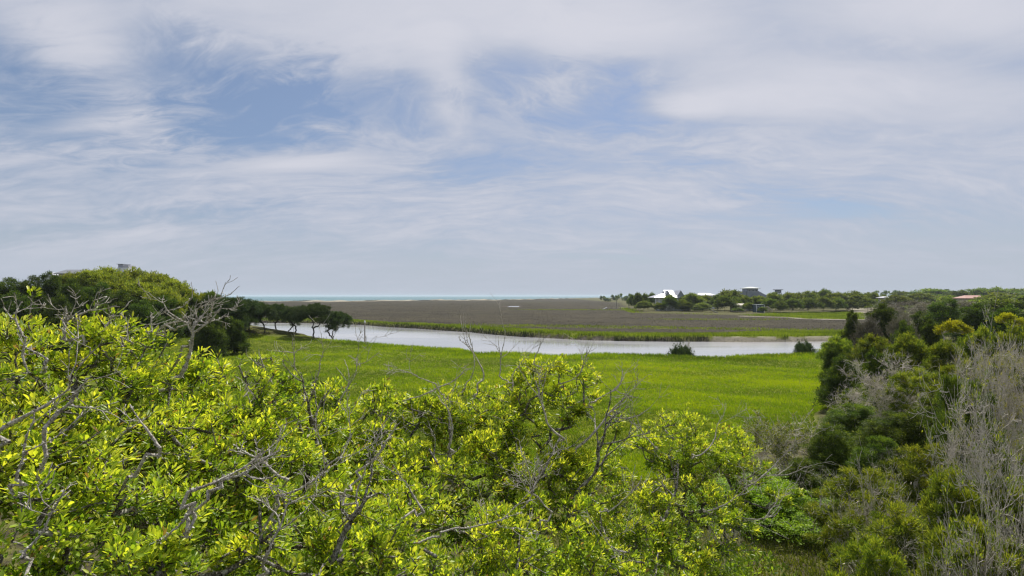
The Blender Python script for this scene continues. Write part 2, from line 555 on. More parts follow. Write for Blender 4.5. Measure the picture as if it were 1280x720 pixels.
def fields(x, y):
    sdc = poly_sd(x, y, creek) + wob(x, y, 3.5) * .35 + wob(x, y, 1.1, 2) * .15
    sdi = poly_sd(x, y, inlet)
    sdp = poly_sd(x, y, pond)
    sdn = poly_sd(x, y, near_land) + wob(x, y, 9, 1) * 1.6
    sdq = poly_sd(x, y, point_land)
    sdf = poly_sd(x, y, far_land) + wob(x, y, 20, 1) * 3
    # shore of the sea: a line running away to the right; dunes in front of it
    shore = 640 * CAM_Z / (376.6 - 370)                       # about 1018 m at px 320..
    ang = x / np.maximum(y, 1.0)
    ysh = 880 + 330 * smooth(ang, -.45, .02) + 1500 * smooth(ang, -.05, .30) + wob(x, y * .3, 60) * 15
    sds = y - ysh                                             # positive seaward
    h = np.full(x.shape, ZM) + wob(x, y, 13, 3) * .05 + wob(x, y, 4.1, 5) * .03
    far_side = (y > 640 * (CAM_Z) / (421 - 370))
    land = np.maximum(np.maximum(smooth(-sdn, -1, 4), smooth(-sdq, -1, 5)), smooth(-sdf, -2, 14))
    h = h + land * (.45 + .25 * wob(x, y, 17, 4))
    # dune ridge under the houses on the left
    h = h + 7.2 * np.exp(-(((x + 92) / 30) ** 2 + ((y - 118) / 20) ** 2)) + 3.0 * np.exp(-(((x + 150) / 30) ** 2 + ((y - 115) / 22) ** 2))
    # beach dunes
    dune = np.exp(-((sds + 85) / 62) ** 2)
    h = h + dune * (2.2 + 1.0 * wob(x, y, 23, 7) + .9 * wob(x, y, 8, 2))
    h = np.where(sds > 0, ZM - sds * .03, h)
    h = np.maximum(h, -6)
    # creek bed and banks
    bank = smooth(sdc, -1.4, .9)
    h = np.where(sdc < 1.2, (ZW - .9) + (h - (ZW - .9)) * bank, h)
    h = np.where(sdc < -1.4, ZW - .9, h)
    h = h - .9 * smooth(-sdi, -.8, .5) * (sdc > 0)
    h = h - 1.0 * smooth(-sdp, -3, 3)
    # how things are covered
    dc = np.abs(sdc)
    rimw = 8 + 9 * smooth(ang, .32, .5) + 3 * wob(x, y, 30, 2) + 3 * smooth(ang, -.15, -.02) + 10 * smooth(-ang, .28, .35)
    beyond = y > 0.0
    cc = np.array([c for c in creek])
    mid = np.interp(x, [-250, -80, -40, 0, 20, 66], [160, 165, 130, 118, 112, 112])
    farside = (y > mid)
    green = np.where(farside, smooth(rimw - sdc, -2.5, 2.5), 1.0)
    f2 = smooth(-poly_sd(x, y, flat2), -4, 2)
    green = np.maximum(green, f2 * .9)
    strip = smooth(-(poly_sd(x, y, [G(775, 384.2), G(792, 391), G(985, 395.4), G(985, 393), G(800, 386)])), -6, 2)
    green = np.maximum(green, strip * .75)
    olive = np.where(farside, .38 * smooth(wob(x * .25, y, 26, 6) + wob(x * .5, y, 70, 1) * .7, .3, 1.1), 0)
    green = np.maximum(green, olive)
    green = green * (1 - land)
    # sand: dunes, beach, oyster bank on the right of the far bank, track at far right
    sand = smooth(sds, -48, -20) + dune * smooth(wob(x, y * .5, 30, 9) + wob(x, y, 11, 1) * .6, -.9, -.1) * .95
    ob_ = smooth(ang, .36, .40) * smooth(2.0 + wob(x, y, 3.3, 5) * 1.2 - sdc, 0, 1.2) * farside
    ob2 = smooth(.10 - np.abs(ang - .12), 0, .03) * smooth(1.2 - sdc, 0, 1) * farside
    sand = np.maximum(sand, np.maximum(ob_ * .62, ob2 * .5))
    sand = np.maximum(sand, smooth(-(sdi + .3), 0, 1) * .9)
    sl_ = np.full(x.shape, 1e9)
    pts = [G(a, b) for a, b in sandline]
    for (x0, y0), (x1, y1) in zip(pts[:-1], pts[1:]):
        ex, ey = x1 - x0, y1 - y0
        t = np.clip(((x - x0) * ex + (y - y0) * ey) / (ex * ex + ey * ey), 0, 1)
        sl_ = np.minimum(sl_, np.hypot(x - x0 - t * ex, y - y0 - t * ey))
    sand = np.maximum(sand, smooth(3.2 + wob(x, y, 6) * 1.5 - sl_, 0, 1.5))
    trk = poly_sd(x, y, [G(1058, 386.5), G(1095, 386), G(1088, 390.5), G(1066, 391)])
    sand = np.maximum(sand, smooth(-trk, -4, 3) * .9)
    sand = np.clip(sand, 0, 1)
    mud = smooth(.55 - sdc, -.3, .3)
    mud = np.maximum(mud, smooth(-sdp, -4, 0))
    return h, green, land, sand, mud, sdc, farside, sds


def axis(lo, hi, step, far, grow):
    a = list(np.arange(lo, hi + 1e-6, step))
    s = step
    v = a[-1]
    while v < far:
        s *= grow
        v += s
        a.append(v)
    s = step
    v = a[0]
    while v > -far:
        s *= grow
        v -= s
        a.insert(0, v)
    return np.array(a)


def build_ground():
    xs = axis(-110, 110, 1.1, 11000, 1.045)
    ys = axis(8, 215, 1.1, 11000, 1.035)
    ys = ys[ys > -300]
    X, Y = np.meshgrid(xs, ys)
    h, green, land, sand, mud, sdc, fs, sds = fields(X.ravel(), Y.ravel())
    V = np.stack([X.ravel(), Y.ravel(), h], 1)
    nx, ny = len(xs), len(ys)
    i = np.arange(nx - 1)[None, :] + np.arange(ny - 1)[:, None] * nx
    F = np.stack([i, i + 1, i + nx + 1, i + nx], -1).reshape(-1, 4)
    me = mesh_np('ground', V, F)
    a = me.attributes.new('cover', 'FLOAT_COLOR', 'POINT')
    col = np.stack([green, land, sand, mud], 1).astype(np.float32)
    a.data.foreach_set('color', col.ravel())
    me.polygons.foreach_set('use_smooth', np.ones(len(F), bool))
    m, T = newmat('ground')
    at = T.n('ShaderNodeAttribute', attribute_name='cover')
    sp = T.n('ShaderNodeSeparateColor')
    T.l(at.outputs['Color'], sp.inputs[0])
    R_, G_, B_ = sp.outputs
    A_ = at.outputs['Alpha']
    ob_ = T.n('ShaderNodeTexCoord').outputs['Object']
    nb = T.noise(T.mapping(ob_, scale=(.3, 1, 1)), 0.030, 6, .65)
    nm = T.noise(T.mapping(ob_, scale=(.45, 1, 1)), 0.22, 6, .65)
    nf = T.noise(ob_, 1.6, 6, .7)
    nff = T.noise(ob_, 7.0, 3, .7)
    # dead marsh: grey brown with dull tan and olive drifts
    brown = T.mix(T.step(nb, .38, .62), (.034, .030, .020), (.050, .043, .028))
    brown = T.mix(T.math('MULTIPLY', T.step(nm, .48, .66), .55), brown, (.105, .092, .042))
    brown = T.mix(T.math('MULTIPLY', T.step(nf, .45, .75), .5), brown, (.065, .05, .04))
    grn = T.mix(T.step(nm, .38, .62), (.10, .125, .012), (.17, .20, .014))
    grn = T.mix(T.math('MULTIPLY', T.step(nf, .5, .7), .5), grn, (.05, .055, .02))
    lnd = T.mix(T.step(nf, .4, .62), (.055, .048, .028), (.13, .135, .035))
    lnd = T.mix(T.math('MULTIPLY', T.step(nff, .5, .7), .5), lnd, (.15, .125, .07))
    snd = T.mix(T.step(nff, .35, .65), (.22, .195, .145), (.40, .36, .28))
    snd = T.mix(T.math('MULTIPLY', T.step(nf, .52, .62), .6), snd, (.13, .115, .085))
    mudc = T.mix(nf, (.045, .036, .027), (.085, .070, .052))
    g2 = T.step(T.math('ADD', R_, T.math('MULTIPLY', T.math('SUBTRACT', nm, .5), .5)), .3, .62)
    c = T.mix(g2, brown, grn)
    c = T.mix(G_, c, lnd)
    c = T.mix(A_, c, mudc)
    c = T.mix(T.step(T.math('ADD', B_, T.math('MULTIPLY', T.math('SUBTRACT', nf, .5), .9)), .35, .75), c, snd)
    b = T.n('ShaderNodeBsdfPrincipled')
    T.l(c, b.inputs['Base Color'])
    b.inputs['Roughness'].default_value = .95
    b.inputs['Specular IOR Level'].default_value = .1
    bp = T.n('ShaderNodeBump')
    bp.inputs['Strength'].default_value = .8
    bp.inputs['Distance'].default_value = .25
    T.l(T.math('ADD', nf, T.math('MULTIPLY', nff, .4)), bp.inputs['Height'])
    T.l(bp.outputs[0], b.inputs['Normal'])
    out = T.n('ShaderNodeOutputMaterial')
    T.l(b.outputs[0], out.inputs['Surface'])
    o = ob('ground', me, m)
    tag(o, kind='structure')
    return o


build_ground()


def ground_z(x, y):
    return float(fields(np.array([float(x)]), np.array([float(y)]))[0][0])


def water_mat(name, base, wave, rough, bump, stretch=1.0, dist=0.1):
    m, T = newmat(name)
    g = T.n('ShaderNodeTexCoord').outputs['Object']
    n1 = T.noise(T.mapping(g, scale=(1 * stretch, 1, 1)), wave, 4, .6, .4)
    n2 = T.noise(T.mapping(g, scale=(.2, .6, 1)), wave * .06, 4, .6)
    c = T.mix(T.step(n2, .35, .65), tuple(v * .86 for v in base), tuple(v * 1.1 for v in base))
    b = T.n('ShaderNodeBsdfPrincipled')
    T.l(c, b.inputs['Base Color'])
    T.l(T.math('ADD', rough, T.math('MULTIPLY', T.step(n2, .4, .6), .08)), b.inputs['Roughness'])
    b.inputs['IOR'].default_value = 1.33
    b.inputs['Specular IOR Level'].default_value = .5
    bp = T.n('ShaderNodeBump')
    bp.inputs['Strength'].default_value = bump
    bp.inputs['Distance'].default_value = dist
    T.l(n1, bp.inputs['Height'])
    T.l(bp.outputs[0], b.inputs['Normal'])
    out = T.n('ShaderNodeOutputMaterial')
    T.l(b.outputs[0], out.inputs['Surface'])
    return m


def poly_sheet(name, pts, z, mat):
    me = bpy.data.meshes.new(name)
    me.from_pydata([(x, y, z) for x, y in pts], [], [list(range(len(pts)))])
    me.update()
    o = ob(name, me, mat)
    return tag(o, kind='structure')


poly_sheet('creek_water', [(-420, 80), (-120, 78), (-20, 78), (30, 80), (95, 84), (95, 128), (20, 150), (-20, 175), (-60, 215), (-420, 290)], ZW,
           water_mat('creek_water', (.36, .36, .37), 1.3, .08, .30, 1, .04))
px0 = [G(x, y) for x, y in [(634, 383.1), (649, 383.2), (649, 382.1), (637, 382.1)]]
poly_sheet('pond_water', px0, ZM - .35, water_mat('pond_water', (.25, .25, .25), 1.0, .12, .3))
poly_sheet('sea', [(-14000, 900), (14000, 900), (14000, 16000), (-14000, 16000)], -.2,
           water_mat('sea_water', (.030, .135, .135), .25, .22, .6, 1, .5))

# ------------------------------------------------------------------ grass
def blades(name, x, y, z, H, Wd, tint, mat, lean=.25, r=rng):
    n = len(x)
    th = r.uniform(0, 2 * np.pi, n)
    sx, sy = np.cos(th) * Wd * .5, np.sin(th) * Wd * .5
    le = r.normal(size=(n, 2)) * lean * H[:, None]
    le[:, 0] -= .12 * H
    a = np.stack([x - sx, y - sy, z], 1)
    b = np.stack([x + sx, y + sy, z], 1)
    c = np.stack([x + le[:, 0], y + le[:, 1], z + H], 1)
    V = np.stack([a, b, c], 1).reshape(-1, 3)
    F = np.arange(n * 3).reshape(-1, 3)
    me = mesh_np(name, V, F, tint)
    return tag(ob(name, me, mat), kind='stuff')


def sample_area(n, ymin, ymax, amin, amax, power=1.0):
    """points with density falling off with distance"""
    u = rng.uniform(0, 1, n)
    y = ymin * (ymax / ymin) ** (u ** power)
    a = rng.uniform(amin, amax, n)
    return a * y, y


# near marsh
x, y = sample_area(900000, 26, 112, -.8, .78)
h, green, land, sand, mud, sdc, fs, sds = fields(x, y)
patch = wob(x * .5, y, 5, 1) * .45 + wob(x * .6, y, 2.3, 3) * .35 + wob(x * .5, y, 15, 2) * .6
tuft = wob(x, y, .55, 8)
keep = (sdc > .15) & (land < .45) & (~fs) & (rng.uniform(-1.6, 1, len(x)) < tuft + .55)
x, y, h, patch, sdc, land, tuft = x[keep], y[keep], h[keep], patch[keep], sdc[keep], land[keep], tuft[keep]
near_c = smooth(-sdc, -9, 0)
hh = (.18 + .07 * patch + .34 * near_c + .06 * tuft) * rng.uniform(.65, 1.25, len(x))
hh = np.maximum(hh, .10)
tint = np.clip(.46 + patch * .78 + tuft * .1 + rng.normal(size=len(x)) * .20 - near_c * .05, 0, 1)
tint = np.where(rng.uniform(0, 1, len(tint)) < .05 + .12 * (wob(x * .5, y, 11, 9) > .45), 1.62, tint)
o = blades('near_marsh_grass', x, y, h - .03, hh, .028 + y * .0009, tint, M_GRASS)
tag(o, 'bright green marsh grass filling the flat between the near trees and the creek', 'marsh grass')

# far rim and green flats
n = 420000
u = rng.uniform(0, 1, n)
y = 100 * (420 / 100) ** u
x = rng.uniform(-.50, .78, n) * y
h, green, land, sand, mud, sdc, fs, sds = fields(x, y)
keep = fs & (sdc > -.45) & (green > rng.uniform(.25, .8, n)) & (sand < .4) & (land < .6)
x, y, h, sdc = x[keep], y[keep], h[keep], sdc[keep]
hh = (.48 + .2 * wob(x, y, 6, 2) + .25 * smooth(-sdc, -6, 0)) * rng.uniform(.7, 1.25, len(x))
tint = np.clip(.58 + wob(x, y, 9, 4) * .2 + rng.normal(size=len(x)) * .18 - 1.0 * smooth(-sdc, -1.1, .1) + .08, 0, 1)  # blades on the bank slope darkened: bank shade painted into the tint
o = blades('creek_edge_grass', x, y, h - .03, hh, .05 + y * .0011, tint, M_RIM)
tag(o, 'tall green grass along the far bank of the creek', 'marsh grass')

# brown dead marsh
n = 130000
u = rng.uniform(0, 1, n)
y = 125 * (900 / 125) ** u
x = rng.uniform(-.45, .72, n) * y
h, green, land, sand, mud, sdc, fs, sds = fields(x, y)
keep = fs & (sdc > 4) & (green < rng.uniform(.2, .8, n)) & (sand < .3) & (land < .5) & (wob(x * .4, y, 9, 1) > rng.uniform(-2, .8, n))
x, y, h = x[keep], y[keep], h[keep]
hh = (.13 + .04 * wob(x, y, 14, 2)) * rng.uniform(.6, 1.3, len(x))
tint = np.clip(.45 + wob(x * .3, y, 17, 4) * .3 + rng.normal(size=len(x)) * .2, 0, 1)
o = blades('brown_marsh_stubble', x, y, h - .03, hh, .06 + y * .0011, tint, M_DEADGRASS, .3)
tag(o, 'flat grey brown dead marsh grass stretching beyond the creek to the dunes', 'marsh grass')

# lawn on the point and the small clearing at bottom right
x, y = sample_area(170000, 14, 118, -1.05, -.2, .35)
x2, y2 = sample_area(60000, 14, 30, .0, .85)
x, y = np.concatenate([x, x2]), np.concatenate([y, y2])
h, green, land, sand, mud, sdc, fs, sds = fields(x, y)
keep = (land >= .3) & (sdc > .3) & (~fs)
x, y, h = x[keep], y[keep], h[keep]
hh = .11 * rng.uniform(.5, 1.6, len(x)) + .03 * (y < 40) * rng.uniform(0, 1, len(x))
tint = np.clip(.45 + wob(x, y, 5, 4) * .3 + rng.normal(size=len(x)) * .22, 0, 1)
o = blades('lawn_grass', x, y, h - .02, hh, .03 + y * .0012, tint, M_LAWN)
tag(o, 'short grass under the pines and in the clearing below the trees', 'grass')

# dune scrub on the beach ridge
n = 22000
y = rng.uniform(700, 2300, n)
x = rng.uniform(-.6, .25, n) * y
h, green, land, sand, mud, sdc, fs, sds = fields(x, y)
keep = (sds > -170) & (sds < -25) & (wob(x, y * .5, 30, 9) + wob(x, y, 11, 1) * .6 < rng.uniform(-.6, .2, n))
x, y, h = x[keep], y[keep], h[keep]
o = blades('dune_scrub', x, y, h - .05, rng.uniform(.3, 1.0, len(x)), rng.uniform(.8, 2.0, len(x)), rng.uniform(0, 1, len(x)), M_GREYLEAF, .1)
tag(o, 'low dull scrub growing along the sandy beach dunes', 'scrub')


# ------------------------------------------------------------------ foreground live oaks
def lobe(px, ytop, D, r, rv=None, ry=None):
    rv = rv or r * .8
    ztop = zat(ytop, D)
    return ((px - 640) / 640 * D, D, ztop - rv, r, ry or r, rv)


def dead_branch_segs(p, d, L, r0, depth, out, r, kids=(3, 5), curl=.24, shrink=.62, upb=.12, rmin=.0012, knob=.22):
    """one crooked bare branch and its side twigs"""
    m = max(4, int(5 + 4 * depth))
    p = np.array(p, float)
    d = np.array(d, float) / np.linalg.norm(d)
    nk = int(r.integers(kids[0], kids[1] + 1)) if depth > 0 else 0
    at = sorted(r.uniform(.25, 1.0, nk))
    ki = 0
    rad = r0
    for q in range(m):
        t1 = (q + 1) / m
        d = d + r.normal(size=3) * curl * .5
        d[2] += upb * .3
        d = d / np.linalg.norm(d)
        c = p + d * L / m
        r1 = r0 * (1 - t1 * .65) * (1 + r.normal() * knob)
        out.append((*p, max(rad, rmin), *c, max(r1, rmin * .85)))
        while ki < nk and at[ki] <= t1:
            dd = d + unit(r.normal(size=3)) * .95
            dead_branch_segs(c, dd, L * shrink * r.uniform(.6, 1.15), max(r1 * .7, rmin), depth - 1, out, r, kids, curl, shrink, upb, rmin, knob)
            ki += 1
        p, rad = c, r1


LEAF_VARIANTS = []


def single_leaf_meshes():
    for i in range(7):
        t = np.array([[.15, .4, .6, .75, .9, 1.0, 2.0][i]] * 2)
        V, F, k = leaf_arrays(np.zeros((1, 3)), np.array([[0, 1., 0]]), np.array([[0, 0, 1.]]), np.array([1.0]), np.array([.42]), .1)
        me = mesh_np('leaf', V, F, t)
        me.materials.append(M_OAK)
        LEAF_VARIANTS.append(me)


single_leaf_meshes()


def live_oak(label, base, lobes, dead, seed, dens=60, per=14, L=.082, single=False, trunk=.20, fill=.45):
    r = np.random.default_rng(seed)
    bz = ground_z(*base)
    root = (base[0], base[1], bz - .15)
    t = empty('live_oak', (base[0], base[1], bz), label, 'tree', 'live oaks in the foreground')
    off = np.array([base[0], base[1], bz])
    P, Nn = lobe_points(lobes, dens, .13, -.35, 13, r, fill, .06)
    # crooked trunk
    cen = np.mean([l[:3] for l in lobes], axis=0)
    lead = []
    for q in (0.3, .55, .75):
        c = np.array(root) * (1 - q * .8) + cen * q * .8
        c[2] = root[2] + (cen[2] - 1.0 - root[2]) * q
        lead.append(c + r.normal(size=3) * .18)
    cores = np.array([[l[0], l[1], l[2] - l[5] * .5] for l in lobes]) + r.normal(size=(len(lobes), 3)) * .15
    sel = P[r.permutation(len(P))[:1500]]
    pts = np.concatenate([cores, sel])
    segs = skeleton(root, pts, .0045, .40, .16, trunk, .18, lead, r)
    segs[:, 0:3] -= off
    segs[:, 4:7] -= off
    V, F = tubes(segs, 6)
    me = mesh_np('trunk', V, F)
    me.polygons.foreach_set('use_smooth', np.ones(len(F), bool))
    ob('trunk', me, M_BARK, t)
    # bare dead branches sticking through
    nodes = segs[:, 4:7]
    thick = segs[(segs[:, 7] > .012) & (segs[:, 6] > cen[2] - off[2] - 1.6)]
    lich = [thick]
    for (px, py, D, dx, dy, dz, LL, rr, dep) in dead:
        out = []
        dead_branch_segs((0, 0, 0), (dx, dy, dz), LL, rr * .85, dep, out, r, (2, 4), rmin=.0028)
        s = np.array(out)
        w = np.array([(px - 640) / 640 * D, D, zat(py, D)]) - off
        j = np.argmin(np.linalg.norm(nodes - w, axis=1))
        s[:, 0:3] += w
        s[:, 4:7] += w
        a, con = nodes[j], []
        for q in range(5):
            b = nodes[j] + (w - nodes[j]) * (q + 1) / 5 + (r.normal(size=3) * .035 if q < 4 else 0)
            con.append((*a, rr * .8, *b, rr * .9))
            a = b
        s = np.concatenate([con, s])
        V, F = tubes(s, 5)
        lich.append(s[s[:, 7] > .0035])
        limb = rr >= .04
        me = mesh_np('limb' if limb else 'dead_branch', V, F)
        me.polygons.foreach_set('use_smooth', np.ones(len(F), bool))
        ob('limb' if limb else 'dead_branch', me, M_BARK if limb else M_TWIG, t)
    lich = np.concatenate(lich)
    seglen = np.linalg.norm(lich[:, 4:7] - lich[:, 0:3], axis=1)
    num = np.clip((seglen * 90).astype(int), 1, 14)
    rep = np.repeat(np.arange(len(lich)), num)
    tt = r.uniform(0, 1, (len(rep), 1))
    pc = lich[rep, 0:3] * (1 - tt) + lich[rep, 4:7] * tt
    rad_ = (lich[rep, 3:4] * (1 - tt) + lich[rep, 7:8] * tt)
    nd = unit(rnd_dirs(len(rep), r) + np.array([0, 0, .5]))
    V, F, q = leaf_arrays(pc + nd * rad_ * .7, unit(rnd_dirs(len(rep), r) + nd * .6), nd, .010 + .018 * r.uniform(0, 1, len(rep)), .008 + .012 * r.uniform(0, 1, len(rep)), .2, False)
    lm_ = mesh_np('lichen', V, F, r.uniform(0, 1, len(F)))
    tag(ob('lichen', lm_, M_LICHEN, t), kind='stuff')
    pos, d, nrm, LL, WW = clump_leaves(P, Nn, per, .058, L, .36, r, upb=.45, out=.85, flat=.8, jitter=.38)
    tp = np.repeat(r.uniform(0, 1, len(P)), per)
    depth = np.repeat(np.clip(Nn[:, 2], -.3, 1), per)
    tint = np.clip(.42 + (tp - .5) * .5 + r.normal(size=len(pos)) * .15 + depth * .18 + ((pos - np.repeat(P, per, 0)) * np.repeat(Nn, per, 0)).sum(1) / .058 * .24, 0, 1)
    tint = np.where(r.uniform(0, 1, len(tint)) < .022, 2.0, tint)
    picked = np.zeros(len(pos), bool)
    if single:
        # the 300 leaves that show largest: near the camera, in the frame, on the near side of the crown
        X, Y, Z = pos.T
        px = 640 + X / Y * 640
        py = 370 + (CAM_Z - Z) / Y * 640
        dist = np.sqrt(X ** 2 + Y ** 2 + (Z - CAM_Z) ** 2)
        ok = (px > 5) & (px < 1275) & (py < 712) & (py > 370)
        score = np.where(ok, dist + r.uniform(0, .9, len(pos)), 1e9)
        idx = np.argsort(score)[:300]
        idx = idx[score[idx] < 1e8]
        picked[idx] = True
        for i in idx:
            dd = Vector(d[i]).normalized()
            nn = Vector(nrm[i])
            sx = dd.cross(nn).normalized()
            up = sx.cross(dd)
            Mx = Matrix((sx * LL[i], dd * LL[i], up * LL[i])).transposed().to_4x4()
            Mx.translation = Vector(pos[i] - off)
            o = bpy.data.objects.new('leaf', LEAF_VARIANTS[6 if tint[i] > 1.5 else min(5, int(tint[i] * 6))])
            o.matrix_basis = Mx
            o.parent = t
            C.objects.link(o)
    k = ~picked
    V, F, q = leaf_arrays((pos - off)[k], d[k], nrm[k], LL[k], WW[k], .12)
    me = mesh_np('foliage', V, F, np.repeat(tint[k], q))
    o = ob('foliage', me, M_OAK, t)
    tag(o, kind='stuff')
    return t


live_oak('tall yellow green live oak at the left edge with pale bare twigs on top', (-4.4, 5.6),
         [lobe(20, 392, 4.6, .85), lobe(78, 384, 5.0, .72), lobe(-70, 395, 4.6, 1.1), lobe(118, 440, 5.2, .7), lobe(35, 470, 4.2, .9), lobe(110, 500, 4.4, .8),
          lobe(-40, 520, 3.6, .9)],
         [(82, 425, 4.6, .0, .0, 1, .33, .014, 3), (98, 395, 4.7, .8, .1, .35, .34, .010, 2), (24, 410, 4.2, -.5, 0, .7, .24, .010, 2), (125, 420, 4.9, .35, 0, .8, .24, .009, 2),
          (12, 530, 3.4, .8, 0, .5, .5, .016, 2), (60, 450, 4.3, -.6, -.2, .5, .3, .010, 2), (160, 425, 4.8, .2, 0, 1, .22, .007, 2)], 21, 88, 16, .055, True)
live_oak('live oak with a thick dead forked limb standing against the dark ridge', (-4.3, 8.2),
         [lobe(175, 432, 6.4, .95), lobe(245, 452, 6.8, .9), lobe(300, 440, 7.0, .75), lobe(220, 510, 5.6, 1.1), lobe(150, 480, 5.4, .9), lobe(300, 500, 6.2, .9), lobe(175, 415, 6.0, .22, .16)],
         [(226, 470, 5.6, .20, 0, 1, .62, .027, 3), (243, 415, 5.7, .85, 0, .5, .42, .016, 3), (238, 405, 5.7, -.8, 0, .4, .36, .012, 3), (262, 395, 5.8, .35, 0, 1, .30, .009, 1),
          (275, 372, 5.8, .12, 0, 1, .22, .006, 1), (240, 372, 5.8, 0, 0, 1, .18, .006, 0), (190, 415, 5.8, -.3, 0, .9, .24, .009, 2), (150, 425, 5.6, .8, 0, .5, .30, .010, 2), (288, 368, 5.8, .6, 0, .6, .14, .005, 0)], 22, 92, 16, .064, True)
live_oak('live oak left of centre with a row of bare grey twigs along its top', (-3.3, 10.4),
         [lobe(385, 490, 8.6, .95), lobe(440, 470, 9.0, .85), lobe(345, 495, 7.6, .85), lobe(492, 492, 9.4, .8), lobe(400, 550, 7.2, 1.2), lobe(500, 560, 8.2, 1.1), lobe(440, 520, 8.4, .9)],
         [(340, 480, 7.4, -.2, 0, 1, .55, .014, 2), (370, 470, 7.8, .05, 0, 1, .62, .016, 2), (392, 480, 8.0, .5, 0, .8, .6, .014, 2), (400, 580, 6.9, -.2, 0, 1, 1.2, .042, 3), (425, 500, 8.4, .4, 0, .9, .75, .015, 3),
          (330, 560, 6.2, -.7, 0, .4, .7, .018, 3), (560, 480, 8.6, .9, 0, .3, .55, .012, 2), (300, 530, 6.4, .3, 0, .8, .5, .012, 3)], 23, 88, 16, .074, False)
live_oak('yellow green live oak in the centre with dark crooked limbs in its open crown', (.3, 11.8),
         [lobe(545, 478, 10, .9), lobe(605, 470, 10, 1.0), lobe(690, 450, 10.4, 1.0), lobe(738, 490, 10.4, .62), lobe(590, 540, 9.0, 1.2), lobe(670, 545, 9.4, 1.0), lobe(735, 560, 9.6, .8), lobe(640, 500, 10, .8)],
         [(605, 470, 9.6, -.1, 0, 1, 1.0, .016, 2), (624, 470, 9.6, .3, 0, 1, .9, .014, 2), (590, 470, 9.6, .0, 0, 1, .9, .012, 1), (668, 450, 9.8, .05, 0, 1, .5, .011, 1),
          (712, 650, 8.6, -.05, .1, 1, 1.7, .055, 3), (600, 650, 8.0, -.3, .1, 1, 1.4, .050, 3), (650, 640, 8.4, .5, .1, .9, 1.3, .042, 3), (720, 560, 9.2, .9, -.1, .55, 1.3, .030, 3), (745, 500, 9.6, .8, 0, .4, .9, .018, 3), (700, 480, 9.8, .9, 0, .3, .8, .016, 2), (640, 470, 9.7, .5, 0, .9, .6, .01, 2),
          (700, 545, 8.8, -.9, -.2, .35, 1.1, .022, 3), (560, 560, 8.2, .4, -.3, .9, .8, .020, 3), (545, 480, 9.2, -.8, 0, .3, .8, .012, 3)], 24, 88, 16, .074, False)
live_oak('live oak right of centre with a leafy branch over the bright green bush', (4.1, 13.8),
         [lobe(795, 545, 12, .85), lobe(848, 520, 12.5, 1.05), lobe(902, 540, 12.2, .95), lobe(935, 575, 11.8, .6), lobe(860, 600, 11, 1.2), lobe(800, 600, 10.5, 1.1), lobe(775, 640, 9.6, 1.0),
          lobe(985, 605, 11.6, .38), lobe(960, 600, 11.6, .35), lobe(850, 680, 10, .9)],
         [(930, 610, 11.2, .9, 0, .1, 1.5, .020, 3), (900, 640, 10.8, .8, -.3, -.3, 1.4, .020, 3), (820, 560, 11, -.7, 0, .5, .9, .015, 3), (870, 570, 11, .9, -.2, .2, 1.2, .016, 3), (830, 650, 10, .4, .1, .8, 1.2, .042, 3),
          (880, 640, 10.4, .5, -.4, .2, 1.2, .018, 4)], 25, 88, 16, .076, False)
live_oak('live oak filling the bottom left corner with the largest leaves', (-3.4, 3.9),
         [lobe(60, 560, 3.7, .62), lobe(160, 590, 3.8, .62), lobe(-30, 600, 3.4, .7), lobe(255, 600, 4.4, .75), lobe(110, 660, 3.3, .5), lobe(210, 680, 3.6, .5), lobe(30, 680, 3.0, .42), lobe(180, 520, 4.8, .8)],
         [(235, 615, 3.5, .9, 0, .25, .55, .014, 3), (240, 640, 3.4, -.5, 0, -.6, .5, .012, 2), (60, 530, 3.3, .9, 0, .5, .4, .014, 2), (200, 560, 3.8, -.8, 0, .5, .4, .014, 2), (275, 600, 3.7, .9, -.1, .15, .6, .013, 3),
          (30, 690, 2.9, .6, 0, .7, .4, .010, 3), (20, 600, 3.2, .2, 0, 1, .45, .01, 3)], 26, 100, 16, .050, True)
live_oak('live oak at bottom left of centre with pale dead twigs fanned over its leaves', (-1.7, 6.6),
         [lobe(400, 600, 5.8, 1.0), lobe(500, 615, 6.6, 1.0), lobe(345, 640, 5.0, .75), lobe(590, 640, 6.8, 1.0), lobe(440, 670, 5.2, .8), lobe(330, 560, 6.0, .8)],
         [(420, 690, 4.9, .5, .2, .8, .7, .040, 2), (345, 620, 4.5, .9, 0, .2, .75, .014, 3), (360, 600, 4.7, -.9, 0, .5, .6, .016, 3), (530, 640, 5.6, -.6, 0, .6, .7, .014, 3), (570, 660, 5.8, .8, -.1, -.1, .8, .013, 3),
          (450, 640, 4.9, -.3, 0, .8, .5, .012, 3), (445, 590, 5.6, .8, 0, .5, .7, .015, 3), (330, 700, 4.0, .5, 0, .8, .5, .014, 3)], 27, 88, 16, .064, True)
live_oak('live oak at the bottom centre sloping down to the grassy clearing', (1.3, 8.6),
         [lobe(690, 625, 8.2, 1.0), lobe(765, 690, 8.4, .9), lobe(640, 690, 6.8, .9), lobe(700, 700, 7.4, .9), lobe(820, 700, 8.8, .8), lobe(560, 700, 6.2, .8), lobe(640, 600, 8.4, .9)],
         [(650, 640, 7.2, .6, 0, .7, .8, .014, 4), (690, 640, 7.4, -.7, 0, .5, .8, .014, 4), (760, 640, 8.0, .8, 0, .5, .8, .012, 3), (780, 690, 7.6, -.6, -.2, .4, .7, .012, 3)], 28, 72, 16, .074, True)


